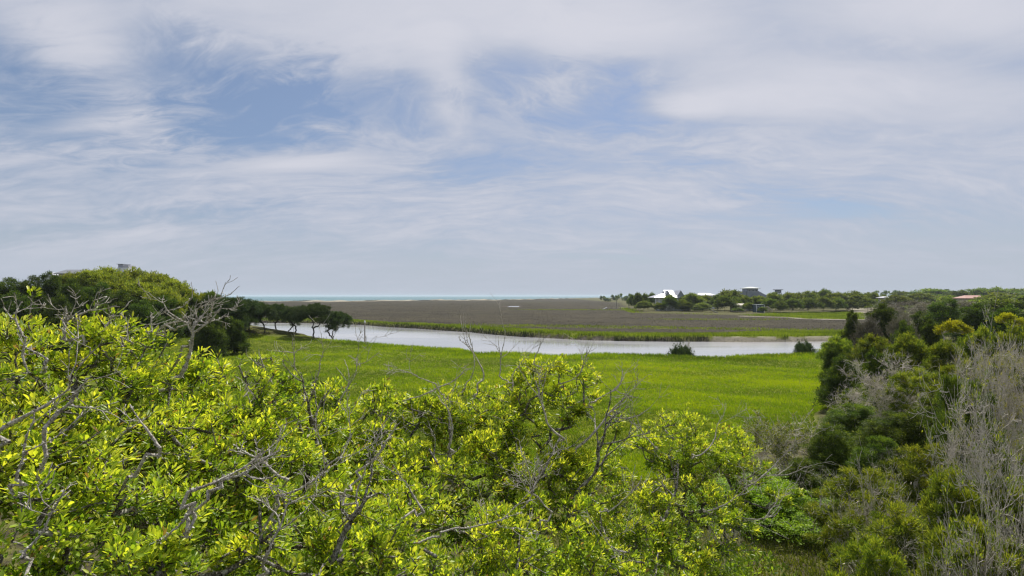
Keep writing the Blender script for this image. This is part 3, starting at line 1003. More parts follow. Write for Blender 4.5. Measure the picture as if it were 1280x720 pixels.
# ------------------------------------------------------------------ other trees: prototypes copied and scaled
def proto(seed, lobes, root, dens, per, rad, L, ratio, leafmat, barkmat, trunk=.16, spread=.2, puff=10, twig=None, flat=.6, npt=260,
          zmin=-.4, upb=.35, out=.6, r_tip=.012, tbase=.45, fill=.5):
    r = np.random.default_rng(seed)
    P, Nn = lobe_points(lobes, dens, spread, zmin, puff, r, fill, .13)
    cores = np.array([[l[0], l[1], l[2]] for l in lobes])
    sel = P[r.permutation(len(P))[:npt]]
    cen = cores.mean(0)
    lead = [np.array([cen[0] * .3, cen[1] * .3, cen[2] * .35]) + r.normal(size=3) * .1]
    segs = skeleton(root, np.concatenate([cores, sel]), r_tip, .42, .14, trunk, .4, lead, r)
    V, F = tubes(segs, 5)
    tm = mesh_np('trunk', V, F)
    tm.materials.append(barkmat)
    tm.polygons.foreach_set('use_smooth', np.ones(len(F), bool))
    pos, d, nrm, LL, WW = clump_leaves(P, Nn, per, rad, L, ratio, r, upb=upb, out=out, flat=flat)
    tp = np.repeat(r.uniform(0, 1, len(P)), per)
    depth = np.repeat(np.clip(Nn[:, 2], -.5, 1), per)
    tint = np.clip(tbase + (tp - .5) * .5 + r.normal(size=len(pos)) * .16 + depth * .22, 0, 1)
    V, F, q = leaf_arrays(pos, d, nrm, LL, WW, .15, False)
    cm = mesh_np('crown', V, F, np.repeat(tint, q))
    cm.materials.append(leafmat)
    tw = None
    if twig:
        out_ = []
        for _ in range(twig[0]):
            a = cores[r.integers(len(cores))]
            dd = unit(r.normal(size=3)) + np.array([0, 0, .5])
            dead_branch_segs(a * np.array([1, 1, .9]), dd, twig[1], twig[2], twig[3], out_, r)
        V, F = tubes(np.array(out_), 3)
        tw = mesh_np('dead_branch', V, F)
        tw.materials.append(M_SHRUBTWIG)
    zmax = max(l[2] + l[5] for l in lobes)
    w = max(l[0] + l[3] for l in lobes) - min(l[0] - l[3] for l in lobes)
    return dict(trunk=tm, crown=cm, twig=tw, H=zmax, W=w)


def layered(seed, H, R, n=9, flat=.55, low=.15):
    """lobes of a cedar: tiers that narrow towards the top, ragged"""
    r = np.random.default_rng(seed)
    out = []
    for i in range(n):
        t = i / (n - 1)
        z = H * (low + (1 - low) * t * .92)
        rr = R * (1 - .62 * t ** 1.4)
        a = r.uniform(0, 6.28)
        o = rr * .42 * r.uniform(.4, 1)
        k = rr * r.uniform(.55, .8)
        out.append((math.cos(a) * o, math.sin(a) * o, z - k * flat * .5, k, k, k * flat))
    return out


def dome(seed, H, R, n=9, low=.45, k0=.45):
    r = np.random.default_rng(seed)
    out = []
    for i in range(n):
        a = i * 2.4 + r.uniform(-.3, .3)
        q = math.sqrt((i + .3) / n)
        z = H - (H * (1 - low)) * q ** 2 * .7
        k = R * k0 * r.uniform(.75, 1.2)
        out.append((math.cos(a) * q * R * .68, math.sin(a) * q * R * .68, z - k * .75, k, k, k * .75))
    return out


def bare_shrub(seed, H, R, stems, depth, lean=(0, 0), leafmat=None, kids=(3, 5), L0=None, rad=.035, leafn=0, leafL=.08, sides=3, rmin=.0085):
    r = np.random.default_rng(seed)
    out = []
    for i in range(stems):
        a = r.uniform(0, 6.28)
        sp = r.uniform(0, 1)
        d = np.array([math.cos(a) * sp * R / H + lean[0], math.sin(a) * sp * R / H + lean[1], 1.0])
        dead_branch_segs((math.cos(a) * .2, math.sin(a) * .2, -.1), d, (L0 or H * .8) * r.uniform(.8, 1.1), rad, depth, out, r, kids, .22, .58, .10, rmin, .1)
    s = np.array(out)
    V, F = tubes(s, sides)
    tm = mesh_np('branches', V, F)
    tm.materials.append(M_SHRUBTWIG)
    cm = None
    if leafn:
        tips = s[r.integers(0, len(s), leafn)][:, 4:7]
        tips = tips[tips[:, 2] > H * .35]
        pos, d, nrm, LL, WW = clump_leaves(tips, unit(rnd_dirs(len(tips), r) + np.array([0, 0, .5])), 9, .10, leafL, .4, r)
        V, F, q = leaf_arrays(pos, d, nrm, LL, WW, .15, False)
        cm = mesh_np('crown', V, F, r.uniform(.1, 1, len(F)))
        cm.materials.append(leafmat)
    zmax = np.percentile(s[:, 6], 99.5)
    w = np.percentile(s[:, 4], 98) - np.percentile(s[:, 4], 2)
    return dict(trunk=None, branches=tm, crown=cm, twig=None, H=zmax, W=w)


PR = {}
# medium distance cedars (30-90 m)
PR['cedar'] = [proto(100 + i, layered(i, 7, 3.0, 16, .5), (0, 0, -.3), 17, 26, .28, .26, .24, M_CEDAR, M_DARKBARK, .2, .22, 8, flat=.3, npt=200, tbase=.35) for i in range(3)]
PR['olive'] = [proto(110 + i, dome(i, 6, 3.2, 20, .35, .32), (0, 0, -.3), 17, 26, .28, .24, .26, M_CEDAR_O, M_DARKBARK, .2, .2, 8, (3, 1.6, .03, 2), flat=.3, npt=200) for i in range(3)]
# close dense cedars (10-30 m)
PR['near_cedar'] = [proto(120 + i, layered(10 + i, 6, 2.4, 20, .42), (0, 0, -.3), 40, 26, .20, .14, .24, M_CEDAR, M_DARKBARK, .16, .20, 9, (4, 1.2, .015, 2), flat=.2, npt=900, tbase=.50, upb=.5, r_tip=.006) for i in range(2)]
PR['near_olive'] = [proto(130 + i, dome(20 + i, 5, 2.2, 26, .30, .26), (0, 0, -.3), 62, 24, .14, .10, .26, M_CEDAR_O, M_SHRUBTWIG, .12, .14, 16, (5, 1.2, .014, 3), flat=.2, npt=900, tbase=.50, upb=.6, r_tip=.006) for i in range(2)]
# far broadleaf trees
PR['broad'] = [proto(140 + i, dome(30 + i, 8, 4.2, 10, .3, .5), (0, 0, -.3), 5.5, 16, .6, .55, .5, M_BROAD, M_DARKBARK, .2, .2, 7, flat=.4, npt=60) for i in range(3)]
PR['dark'] = [proto(150 + i, dome(40 + i, 8, 4.0, 9, .25, .5), (0, 0, -.3), 5.5, 16, .6, .5, .4, M_CEDAR, M_DARKBARK, .2, .2, 7, flat=.3, npt=60, tbase=.5) for i in range(3)]
PR['yellow'] = [proto(160 + i, dome(50 + i, 9, 2.0, 10, .86, .40), (0, 0, -.3), 16, 18, .28, .24, .4, M_YEL, M_SHRUBTWIG, .12, .18, 8, flat=.5, npt=90, zmin=-.1) for i in range(2)]
PR['ridge'] = [proto(170 + i, dome(60 + i, 6, 3.4, 12, .4, .42), (0, 0, -.3), 11, 20, .36, .30, .42, leaf_mat('ridge_leaf', (.08, .12, .02), (.21, .25, .028), (.42, .42, .045), .35, .6), M_DARKBARK, .2, .2, 8, flat=.5, npt=90, tbase=.5) for i in range(2)]
PR['grey'] = [proto(180 + i, dome(70 + i, 6, 3.6, 11, .35, .45), (0, 0, -.3), 8, 14, .45, .34, .3, M_GREYLEAF, M_SHRUBTWIG, .14, .2, 8, (30, 2.2, .03, 3), flat=.3, npt=150) for i in range(2)]
PR['pine'] = [proto(190 + i, dome(80 + i, 8, 3.3, 9, .68, .42), (0, 0, -.3), 26, 20, .28, .24, .26, M_PINE, M_DARKBARK, .24, .2, 9, flat=.3, npt=120, zmin=-.6, tbase=.4) for i in range(3)]
PR['bush'] = [proto(200, dome(90, 3.4, 3.0, 16, .15, .38), (0, 0, -.2), 70, 16, .13, .10, .55, M_BRIGHT, M_DARKBARK, .08, .18, 10, flat=.6, npt=500, r_tip=.005)]
PR['lowbush'] = [proto(201, dome(91, 2.0, 2.6, 12, .15, .42), (0, 0, -.2), 26, 20, .18, .16, .3, M_PINE, M_DARKBARK, .06, .2, 8, flat=.3, npt=120, tbase=.55)]
PR['bare'] = [bare_shrub(210 + i, 5.5, 3.4, 14, 4, (-1.5 + .3 * i, -.2), M_CEDAR_O, (3, 5), rad=.035, leafn=620, leafL=.10) for i in range(2)]
PR['bareleaf'] = [bare_shrub(215, 5.5, 3.0, 13, 4, (-.3, 0), M_YEL, (3, 5), rad=.03, leafn=420, leafL=.10)]
PR['snag'] = [bare_shrub(220, 5.0, 3.0, 5, 4, (-.35, 0), M_CEDAR_O, (5, 7), rad=.05, leafn=500, leafL=.10)]
PR['openbush'] = [bare_shrub(225, 5.0, 2.6, 7, 3, (0, 0), M_CEDAR_O, (4, 6), rad=.06, leafn=900, leafL=.16, rmin=.014)]


def plant(kind, px, ytop, D, wpx, label, name='tree', cat='tree', group=None, var=None, hmin=.8, rot=None, root=None):
    pr = PR[kind]
    i = int(rng.integers(len(pr))) if var is None else var % len(pr)
    p = pr[i]
    x = (px - 640) / 640 * D
    gz = ground_z(x, D)
    H = max(hmin, zat(ytop, D) - gz)
    Wm = wpx / 640 * D
    t = empty(name, (x, D, gz), label, cat, group)
    t.rotation_euler[2] = (rng.uniform(-.5, .5) if kind in ('bare', 'bareleaf', 'snag') else rng.uniform(0, 6.28)) if rot is None else rot
    t.scale = (Wm / p['W'], Wm / p['W'], H / p['H'])
    for part in ('trunk', 'branches', 'crown', 'twig'):
        if p.get(part) is not None:
            o = bpy.data.objects.new({'twig': 'dead_branch'}.get(part, part), p[part])
            o.parent = t
            C.objects.link(o)
            if part in ('crown', 'twig'):
                o['kind'] = 'stuff'
    return t


# ---- pines on the grassy point at left
GP = 'wind shaped pines on the grassy point'
pines = [
    # px base, ybase, ytop, width, label
    (414, 421, 389, 24, 'low pine hanging its foliage over the water at the tip of the point', (6, 0)),
    (392, 423, 379, 34, 'tallest flat topped pine near the tip of the grassy point', (0, 0)),
    (370, 421, 383, 24, 'thick trunked pine second from the tall pine near the tip', (0, 0)),
    (357, 417, 384, 22, 'pine beside the water leaning to the left, behind the thick trunked pine', (0, 0)),
    (345, 420, 380, 24, 'pine with two crossing thin trunks in the middle of the row', (0, 0)),
    (331, 424, 380, 30, 'dark leaning pine with the thickest trunk and a low foliage tuft', (-4, 0)),
    (311, 424, 376, 26, 'pine whose slender trunk leans right, at the left end of the open row', (3, 0)),
    (300, 427, 371, 30, 'broad dark pine in the closed clump next to the open row', (0, 0)),
    (285, 430, 372, 34, 'wide low crowned pine nearest the dead forked limb', (0, 0)),
    (268, 426, 370, 30, 'dark pine in the clump behind the dead forked limb', (0, 0)),
    (250, 424, 373, 30, 'dark pine just right of the white building', (0, 0)),
]
PVAR = []
for i, (px, yb, yt, wp, lab, off) in enumerate(pines):
    r = np.random.default_rng(300 + i)
    D = 640 * (CAM_Z - .9) / (yb - 370)
    x = (px - 640) / 640 * D
    gz = ground_z(x, D)
    H = zat(yt, D) - gz
    R = wp * 1.28 / 640 * D / 2
    lean = off[0] / 640 * D
    lobes = []
    nn = 18
    for k in range(nn):
        a = k * 2.4 + i
        q = math.sqrt((k + .2) / nn)
        kk = R * .36 * r.uniform(.6, 1.3)
        lobes.append((lean + math.cos(a) * q * R * .95, math.sin(a) * q * R * .8, H - kk * .8 - H * .33 * q ** 1.5 * r.uniform(.25, 1.2), kk, kk, kk * .75))
    if px in (331, 285, 300, 311, 268):
        lobes.append((lean - .5, 0, H * .52, R * .35, R * .35, R * .2))
    if px < 315:
        for k in range(8):
            a = r.uniform(0, 6.28)
            lobes.append((math.cos(a) * R * .7, math.sin(a) * R * .6, H * r.uniform(.3, .6), R * .32, R * .32, R * .24))
    pr = proto(330 + i, lobes, (0, 0, -.2), 34, 16, .22, .22, .28, M_PINE, M_DARKBARK, .34 if px in (331, 370) else .25, .2, 9, flat=.3, npt=70, zmin=-.7, tbase=.62, r_tip=.024)
    t = empty('pine_tree', (x, D, gz), lab, 'pine', GP)
    ob('trunk', pr['trunk'], None, t)
    tag(ob('crown', pr['crown'], None, t), kind='stuff')

# dark cedars and pines at the foot of the ridge (px, ytop, D, w, kind, label)
LEFT = [
    ('cedar', 232, 366, 106, 34, 'dark cedar rising just left of the pine clump'),
    ('cedar', 206, 372, 98, 40, 'dark cedar below the right slope of the ridge'),
    ('cedar', 180, 378, 92, 44, 'wide dark cedar directly below the crest of the ridge'),
    ('cedar', 150, 366, 96, 46, 'dark cedar below the tower house'),
    ('cedar', 120, 356, 98, 44, 'tall dark cedar in front of the grey roofed house'),
    ('cedar', 92, 352, 94, 40, 'dark cedar standing left of the grey roofed house'),
    ('cedar', 62, 343, 104, 38, 'dark cedar with a bumpy top left of the hill houses'),
    ('cedar', 38, 348, 98, 38, 'dark cedar second from the left end of the ridge'),
    ('cedar', 8, 350, 100, 44, 'dark cedar at the left edge of the picture'),
    ('cedar', -30, 352, 98, 48, 'dark cedar cut by the left edge of the picture'),
    ('cedar', 20, 368, 84, 50, 'low dark cedar in front at the left edge'),
    ('cedar', 76, 372, 82, 50, 'low dark cedar behind the tallest bare twigs'),
    ('cedar', 134, 384, 80, 46, 'low dark cedar behind the small leafy sprig'),
    ('ridge', 88, 343, 110, 22, 'small light green tree at the left end of the ridge hiding the gabled wing'),
    ('ridge', 103, 339, 112, 26, 'light green tree on the ridge hiding the wall of the grey roofed house'),
    ('ridge', 118, 339, 112, 34, 'light green tree on the ridge in front of the grey roofed house'),
    ('ridge', 135, 336, 116, 34, 'light green tree on the ridge just left of the tower house'),
    ('ridge', 168, 337, 116, 36, 'light green tree on the crest just right of the tower house'),
    ('ridge', 196, 343, 112, 38, 'yellow green tree on the right shoulder of the ridge'),
    ('ridge', 178, 352, 104, 40, 'light green tree on the slope below the crest'),
    ('ridge', 216, 351, 110, 38, 'light green tree where the ridge begins to fall away'),
    ('ridge', 236, 360, 108, 30, 'small light green tree at the low right end of the ridge'),
    ('ridge', 206, 362, 101, 38, 'light green tree on the lower right slope of the ridge'),
    ('ridge', 150, 352, 103, 38, 'light green tree in the middle of the ridge slope'),
    ('cedar', 262, 388, 84, 40, 'low dark cedar behind the dead forked limb at the edge of the lawn'),
    ('cedar', 292, 398, 88, 30, 'lowest dark cedar at the foot of the pine clump'),
    ('dark', 262, 366, 118, 26, 'dark tree beyond the foot of the ridge'),
]
for k, px, yt, D, w, lab in LEFT:
    plant(k, px, yt, D, w * 1.15, lab, {'cedar': 'cedar_tree'}.get(k, 'broadleaf_tree'), 'tree', 'trees on the ridge at left')

# ---- right hand thicket
R1 = 'trees and shrubs of the thicket on the right'
RIGHT = [
    ('cedar', 1065, 391, 78, 30, 'dark layered cedar at the marsh edge, left of the tall round cedar'),
    ('cedar', 1106, 383, 74, 54, 'tall round topped dark cedar above the grey bare shrubs'),
    ('grey', 1086, 402, 66, 36, 'grey leafless shrub between the layered cedar and the round cedar'),
    ('cedar', 1150, 393, 76, 50, 'dark cedar right of the tall round topped one'),
    ('grey', 1128, 398, 66, 34, 'dull grey shrub below the round topped cedar'),
    ('cedar', 1132, 404, 62, 36, 'small dark cedar in front of the round topped cedar'),
    ('cedar', 1180, 376, 110, 50, 'wide dark cedar behind the yellow domed tree'),
    ('cedar', 1222, 382, 90, 60, 'dark cedar right behind the yellow domed tree'),
    ('cedar', 1262, 384, 82, 60, 'large dark cedar near the right edge above the yellow shrub'),
    ('cedar', 1165, 402, 66, 34, 'dark cedar just left of the yellow domed tree'),
    ('yellow', 1190, 403, 54, 34, 'bright yellow domed tree standing above the green thicket'),
    ('yellow', 1262, 393, 60, 30, 'yellow topped tree by the right edge'),
    ('olive', 1048, 422, 64, 44, 'olive tree leaning out over the end of the creek'),
    ('cedar', 1040, 432, 56, 30, 'small dark cedar beside the end of the creek'),
    ('olive', 1092, 420, 56, 54, 'olive cedar below the grey leafless shrub'),
    ('olive', 1138, 420, 52, 54, 'olive cedar in the middle of the thicket'),
    ('olive', 1182, 428, 46, 50, 'olive cedar below the yellow domed tree'),
    ('olive', 1225, 412, 50, 50, 'olive green tree between the yellow domed tree and the right edge'),
    ('cedar', 1052, 447, 44, 58, 'dark cedar casting shade on the marsh grass edge'),
    ('cedar', 1092, 440, 42, 50, 'dark cedar behind the tan feathery snag'),
    ('snag', 1105, 445, 34, 84, 'tan grey half dead cedar with feathery branches sweeping to the left'),
    ('near_olive', 1150, 462, 32, 90, 'olive cedar right of the tan feathery snag'),
    ('near_olive', 1205, 452, 28, 90, 'olive cedar behind the upper grey bare shrub'),
    ('near_cedar', 1120, 515, 27, 110, 'large dark cedar below the tan feathery snag'),
    ('near_cedar', 1165, 498, 25, 110, 'darkest large cedar beside the bare grey shrub'),
    ('near_cedar', 1066, 505, 31, 90, 'dark cedar nearest to the shaded marsh corner'),
    ('openbush', 985, 522, 27, 100, 'open brown shrub with crooked stems at the marsh edge'),
    ('near_cedar', 1040, 532, 25, 80, 'slender green cedar between the brown shrub and the dark cedars'),
    ('near_cedar', 1000, 575, 23, 70, 'low green cedar behind the bright green bush'),
    ('bush', 965, 600, 22.5, 165, 'bright green leafy bush above the grassy clearing'),
    ('bush', 905, 620, 23, 110, 'darker leaning green bush under the last oak branch'),
    ('near_olive', 1080, 590, 17, 140, 'olive cedar with yellow tips beside the bright green bush'),
    ('near_olive', 1160, 560, 18, 120, 'olive cedar with yellow tips below the darkest cedar'),
    ('near_olive', 1230, 590, 13.5, 150, 'yellow tipped cedar low in the right corner'),
    ('near_olive', 1130, 640, 12.5, 170, 'yellow tipped cedar at the bottom of the thicket'),
    ('near_olive', 1225, 655, 10.5, 170, 'yellow tipped cedar cut by the bottom edge'),
    ('bareleaf', 1240, 428, 26, 56, 'pale yellow budding shrub above the grey bare shrubs'),
    ('bareleaf', 1275, 424, 22, 60, 'pale budding shrub touching the right edge'),
    ('olive', 1262, 412, 40, 56, 'olive tree at the right edge below the yellow topped tree'),
    ('cedar', 1245, 430, 36, 60, 'dark green tree behind the pale budding shrubs'),
    ('near_olive', 1255, 448, 26, 80, 'olive cedar rising behind the tallest grey leafless shrub'),
    ('near_cedar', 1215, 480, 20, 80, 'dark cedar directly behind the grey leafless shrubs'),
    ('near_cedar', 1195, 470, 23, 70, 'dark cedar wedged against the upper left of the grey bare shrubs'),
    ('near_cedar', 1130, 560, 20, 90, 'dark cedar between the yellow tipped cedars'),
    ('near_cedar', 1095, 545, 23, 80, 'mid green cedar left of the other dark cedars in front'),
    ('near_olive', 1190, 590, 13, 120, 'small yellow tipped cedar under the grey shrubs'),
    ('near_olive', 1062, 640, 15, 75, 'yellow tipped cedar closest to the grassy clearing'),
    ('near_olive', 1090, 675, 11.5, 110, 'olive cedar cut by the bottom edge beside the clearing'),
    ('bare', 1290, 462, 14, 130, 'tallest grey leafless shrub at the right edge'),
    ('bare', 1258, 515, 13.5, 95, 'grey leafless shrub beside the darkest cedar'),
    ('bare', 1130, 590, 14.5, 80, 'small grey leafless shrub in the middle of the lower thicket'),
    ('bare', 1285, 570, 10, 110, 'grey leafless shrub low on the right edge'),
    ('bare', 1078, 695, 13, 35, 'low grey leafless shrub beside the grassy clearing'),
    ('bare', 1175, 706, 9.5, 60, 'grey leafless shrub at the bottom edge'),
    ('bare', 915, 600, 14.5, 42, 'tangle of grey bare twigs under the oak at right of centre'),
]
NM = dict(cedar='cedar_tree', near_cedar='cedar_tree', olive='cedar_tree', near_olive='cedar_tree', yellow='broadleaf_tree', grey='leafless_shrub', bare='leafless_shrub',
          bareleaf='budding_shrub', snag='dead_cedar', openbush='open_shrub', bush='green_bush', broad='broadleaf_tree', dark='dark_tree')
for k, px, yt, D, w, lab in RIGHT:
    plant(k, px, yt, D, w, lab, NM[k], 'shrub' if ('shrub' in NM[k] or 'bush' in NM[k]) else 'tree', R1)

plant('lowbush', 852, 432, 88, 34, 'round dark shrub alone in the green marsh by the creek', 'dark_shrub', 'shrub', var=0)
plant('lowbush', 1006, 427, 100, 26, 'dark spiky shrub on the near bank at the right end of the creek', 'dark_shrub', 'shrub', var=0)
plant('bare', 866, 424, 89, 11, 'small bare sapling behind the round dark shrub in the marsh', 'bare_sapling', 'sapling', var=0)
plant('lowbush', 395, 478, 44, 60, 'dark low shrub in the marsh behind the bare twigs', 'dark_shrub', 'shrub', var=0)

# ---- far shore
FAR = [
    ('dark', 798, 367, 350, 11, 'dark pine at the left end of the house shore'),
    ('dark', 790, 369, 380, 9, 'smallest dark tree at the left end of the house shore'),
    ('dark', 806, 368, 360, 9, 'dark tree left of the white roofed house'),
    ('dark', 815, 367, 375, 11, 'dark tree just behind the porch of the white roofed house'),
    ('broad', 805, 377, 325, 16, 'light green round bush left of the white roofed house'),
    ('broad', 824, 379, 322, 15, 'dull bush below the porch of the white roofed house'),
    ('dark', 838, 370, 318, 17, 'dark round tree in front of the white roofed house'),
    ('broad', 853, 375, 316, 15, 'grey green bush right of the dark round tree'),
    ('broad', 865, 368, 330, 22, 'dull green tree between the white roofed house and the low white roof'),
    ('dark', 858, 378, 312, 16, 'dark low tree on the shore below the white roofed house'),
    ('broad', 880, 370, 345, 20, 'olive tree in front of the low white roof'),
    ('broad', 878, 379, 306, 20, 'grey green bush left of the white boat ramp'),
    ('dark', 897, 369, 335, 13, 'dark tree right of the low white roof'),
    ('broad', 912, 364, 340, 26, 'tall light green tree left of the grey tower house'),
    ('dark', 906, 371, 312, 24, 'large dark tree above the white boat ramp'),
    ('dark', 918, 372, 318, 14, 'dark tree above the tan cottage'),
    ('broad', 931, 371, 325, 18, 'yellow green tree in front of the grey tower house'),
    ('broad', 948, 371, 330, 20, 'yellow green tree right below the grey tower house'),
    ('dark', 922, 385, 300, 12, 'low dark bush in front of the tan cottage'),
    ('dark', 953, 384, 292, 9, 'low dark bush in front of the right half of the blue cottage'),
    ('broad', 936, 379, 303, 12, 'olive bush between the tan cottage and the blue house'),
    ('broad', 966, 367, 345, 22, 'yellow green tree between the grey tower house and the platform tower'),
    ('dark', 962, 374, 310, 18, 'dark tree right of the blue house'),
    ('dark', 975, 377, 300, 14, 'dark round tree on the green flat shore'),
    ('broad', 990, 367, 350, 26, 'yellow green tree right of the platform tower'),
    ('dark', 990, 374, 305, 20, 'dark tree behind the green flat, below the skyline'),
    ('broad', 1010, 366, 355, 24, 'olive tree on the far skyline right of the platform tower'),
    ('dark', 1010, 373, 310, 22, 'dark wide tree in the middle of the far shore'),
    ('broad', 1028, 372, 315, 20, 'tan green tree in the middle of the far shore'),
    ('dark', 1030, 363, 400, 18, 'dark flat topped tree standing above the far skyline'),
    ('dark', 1018, 365, 420, 10, 'small dark skyline tree left of the flat topped one'),
    ('broad', 1045, 367, 340, 24, 'grey green tree right of the flat topped skyline tree'),
    ('dark', 1047, 374, 320, 16, 'dark tree near the sandy track'),
    ('broad', 1066, 366, 350, 28, 'olive tree behind the sandy track'),
    ('dark', 1063, 376, 330, 16, 'dark bush at the sandy track'),
    ('broad', 1088, 367, 370, 26, 'olive tree left of the white flat roofed house'),
    ('dark', 1085, 374, 340, 22, 'dark tree above the sandy track'),
    ('dark', 1100, 375, 345, 16, 'dark tree below the white flat roofed house'),
    ('broad', 1122, 371, 300, 34, 'olive tree right of the white flat roofed house'),
    ('grey', 1135, 378, 210, 44, 'grey budding tree in the middle distance'),
    ('broad', 1150, 368, 380, 40, 'olive tree on the skyline above the middle of the thicket'),
    ('grey', 1165, 380, 170, 46, 'grey budding tree behind the thicket'),
    ('grey', 1110, 384, 150, 40, 'grey brown tree behind the round topped cedar'),
    ('dark', 1128, 365, 640, 22, 'distant dark hump of trees left on the right skyline'),
    ('dark', 1165, 362, 620, 44, 'distant dark round hump of trees on the right skyline'),
    ('dark', 1200, 364, 560, 24, 'distant dark trees behind the pink roof'),
    ('dark', 1238, 361, 560, 50, 'distant dark trees forming the highest hump on the right skyline'),
    ('dark', 1275, 362, 560, 40, 'distant dark trees at the right end of the skyline'),
    ('broad', 1255, 368, 260, 60, 'light green tree below the highest skyline hump'),
    ('broad', 1185, 371, 300, 30, 'green tree left of the pink roof'),
    ('broad', 1225, 376, 200, 40, 'dull green tree below the pink roof'),
    ('grey', 1205, 378, 190, 40, 'grey tree in front of the pink roof'),
    ('dark', 1255, 376, 150, 60, 'dark tree spreading behind the right edge cedars'),
    ('broad', 1290, 370, 240, 50, 'light green tree cut by the right edge under the skyline'),
]
for k, px, yt, D, w, lab in FAR:
    plant(k, px, yt, D, w * 1.15, lab, NM.get(k, 'broadleaf_tree'), 'tree', 'trees of the far shore')


# distant low woods that read as one mass
def wood(name, label, items, mat, seed):
    r = np.random.default_rng(seed)
    lobes = []
    for (px, yt, D, w) in items:
        x = (px - 640) / 640 * D
        top = zat(yt, D)
        R = w / 640 * D / 2
        gz = .6
        lobes.append((x, D, gz + (top - gz) * .45, R, R * .8, (top - gz) * .55))
    P, Nn = lobe_points(lobes, .32, .14, -.5, 9, r, .7)
    Ds = P[:, 1].mean() / 500
    pos, d, nrm, LL, WW = clump_leaves(P, Nn, 9, 1.1 * Ds, 1.1 * Ds, .6, r)
    V, F, q = leaf_arrays(pos, d, nrm, LL, WW, .15, False)
    tint = np.clip(np.repeat(r.uniform(0, 1, len(P)), 9) * .6 + r.uniform(0, .4, len(F)), 0, 1)
    me = mesh_np(name, V, F, tint)
    o = ob(name, me, mat)
    return tag(o, label, 'wood', kind='stuff')


r = np.random.default_rng(77)
wood('distant_wood', 'thin dark line of distant trees on the horizon left of the houses',
     [(755 + i * 4.2, 369.6 - .25 * i * r.uniform(.3, 1.2), 900 + 12 * i, 6) for i in range(10)], M_CEDAR, 1)
wood('skyline_wood', 'low dark tree line along the right horizon',
     [(1060 + i * 7.5, 365.6 + r.uniform(-.9, 1.2), 700 + r.uniform(-60, 60), 14) for i in range(36)], M_CEDAR, 2)
wood('far_shore_wood', 'continuous olive tree canopy behind the far houses',
     [(860 + i * 7, 368.6 + r.uniform(-.8, 1.0), 420 + r.uniform(-30, 30), 16) for i in range(42)], M_BROAD, 3)
wood('thicket_underwood', 'dense green canopy filling the middle distance of the thicket',
     [(1090 + (i % 12) * 22, 383 + (i // 12) * 6 + r.uniform(-2, 2), 200 - (i // 12) * 34, 40) for i in range(36)], M_BROAD, 4)
def under_shrubs():
    rr = np.random.default_rng(9)
    lob = []
    for i in range(150):
        D = rr.uniform(11, 66)
        a = rr.uniform(.64, 1.05) if D > 27 else rr.uniform(.70, 1.1)
        k = rr.uniform(.9, 1.8)
        lob.append((a * D, D, .5 + k * .7, k, k, k * rr.uniform(.9, 1.5)))
    P, Nn = lobe_points(lob, 9, .2, -.3, 9, rr, .6)
    pos, d, nrm, LL, WW = clump_leaves(P, Nn, 22, .24, .17, .25, rr)
    V, F, q = leaf_arrays(pos, d, nrm, LL, WW, .15, False)
    tint = np.clip(np.repeat(rr.uniform(0, 1, len(P)), 22) * .6 + rr.uniform(0, .4, len(F)), 0, 1)
    tag(ob('undergrowth', mesh_np('undergrowth', V, F, tint), M_CEDAR_O), 'tangled low green undergrowth between the cedars of the thicket', 'undergrowth', kind='stuff')
under_shrubs()


def under_oaks():  # leaf layer added so the gaps below the oak crowns look dark
    rr = np.random.default_rng(19)
    lob = []
    for i in range(110):
        D = rr.uniform(2.5, 15)
        x = rr.uniform(-8.5, 5.5) if D > 6 else rr.uniform(-7, 3)
        k = rr.uniform(.8, 1.4)
        lob.append((x, D, rr.uniform(1.0, 4.2) + k * .3, k, k, k * .8))
    P, Nn = lobe_points(lob, 16, .2, -.2, 9, rr, .6)
    pos, d, nrm, LL, WW = clump_leaves(P, Nn, 16, .14, .11, .4, rr)
    V, F, q = leaf_arrays(pos, d, nrm, LL, WW, .15, False)
    tint = np.clip(np.repeat(rr.uniform(0, 1, len(P)), 16) * .4 + rr.uniform(0, .3, len(F)), 0, 1)
    tag(ob('undergrowth', mesh_np('undergrowth', V, F, tint), M_OAK), 'deep green undergrowth added to darken the gaps beneath the foreground oaks', 'undergrowth', kind='stuff')


under_oaks()


# ------------------------------------------------------------------ buildings
def M_(verts, faces, name):
    me = bpy.data.meshes.new(name)
    me.from_pydata(verts, [], faces)
    me.update()
    return me


def box(x0, x1, y0, y1, z0, z1):
    v = [(x0, y0, z0), (x1, y0, z0), (x1, y1, z0), (x0, y1, z0), (x0, y0, z1), (x1, y0, z1), (x1, y1, z1), (x0, y1, z1)]
    f = [(0, 3, 2, 1), (4, 5, 6, 7), (0, 1, 5, 4), (1, 2, 6, 5), (2, 3, 7, 6), (3, 0, 4, 7)]
    return v, f


def hip(x0, x1, y0, y1, z0, z1, rx, ry=None, thick=.25):
    """hip roof with ridge inset rx (and ry) from the ends"""
    ym = (y0 + y1) / 2
    ry = (y1 - y0) / 2 if ry is None else ry
    v = [(x0, y0, z0), (x1, y0, z0), (x1, y1, z0), (x0, y1, z0),
         (x0, y0, z0 + thick), (x1, y0, z0 + thick), (x1, y1, z0 + thick), (x0, y1, z0 + thick),
         (x0 + rx, y0 + ry - .01, z1), (x1 - rx, y0 + ry - .01, z1), (x1 - rx, y1 - ry + .01, z1), (x0 + rx, y1 - ry + .01, z1)]
    f = [(0, 3, 2, 1), (0, 1, 5, 4), (1, 2, 6, 5), (2, 3, 7, 6), (3, 0, 4, 7), (4, 5, 9, 8), (5, 6, 10, 9), (6, 7, 11, 10), (7, 4, 8, 11), (8, 9, 10, 11)]
    return v, f


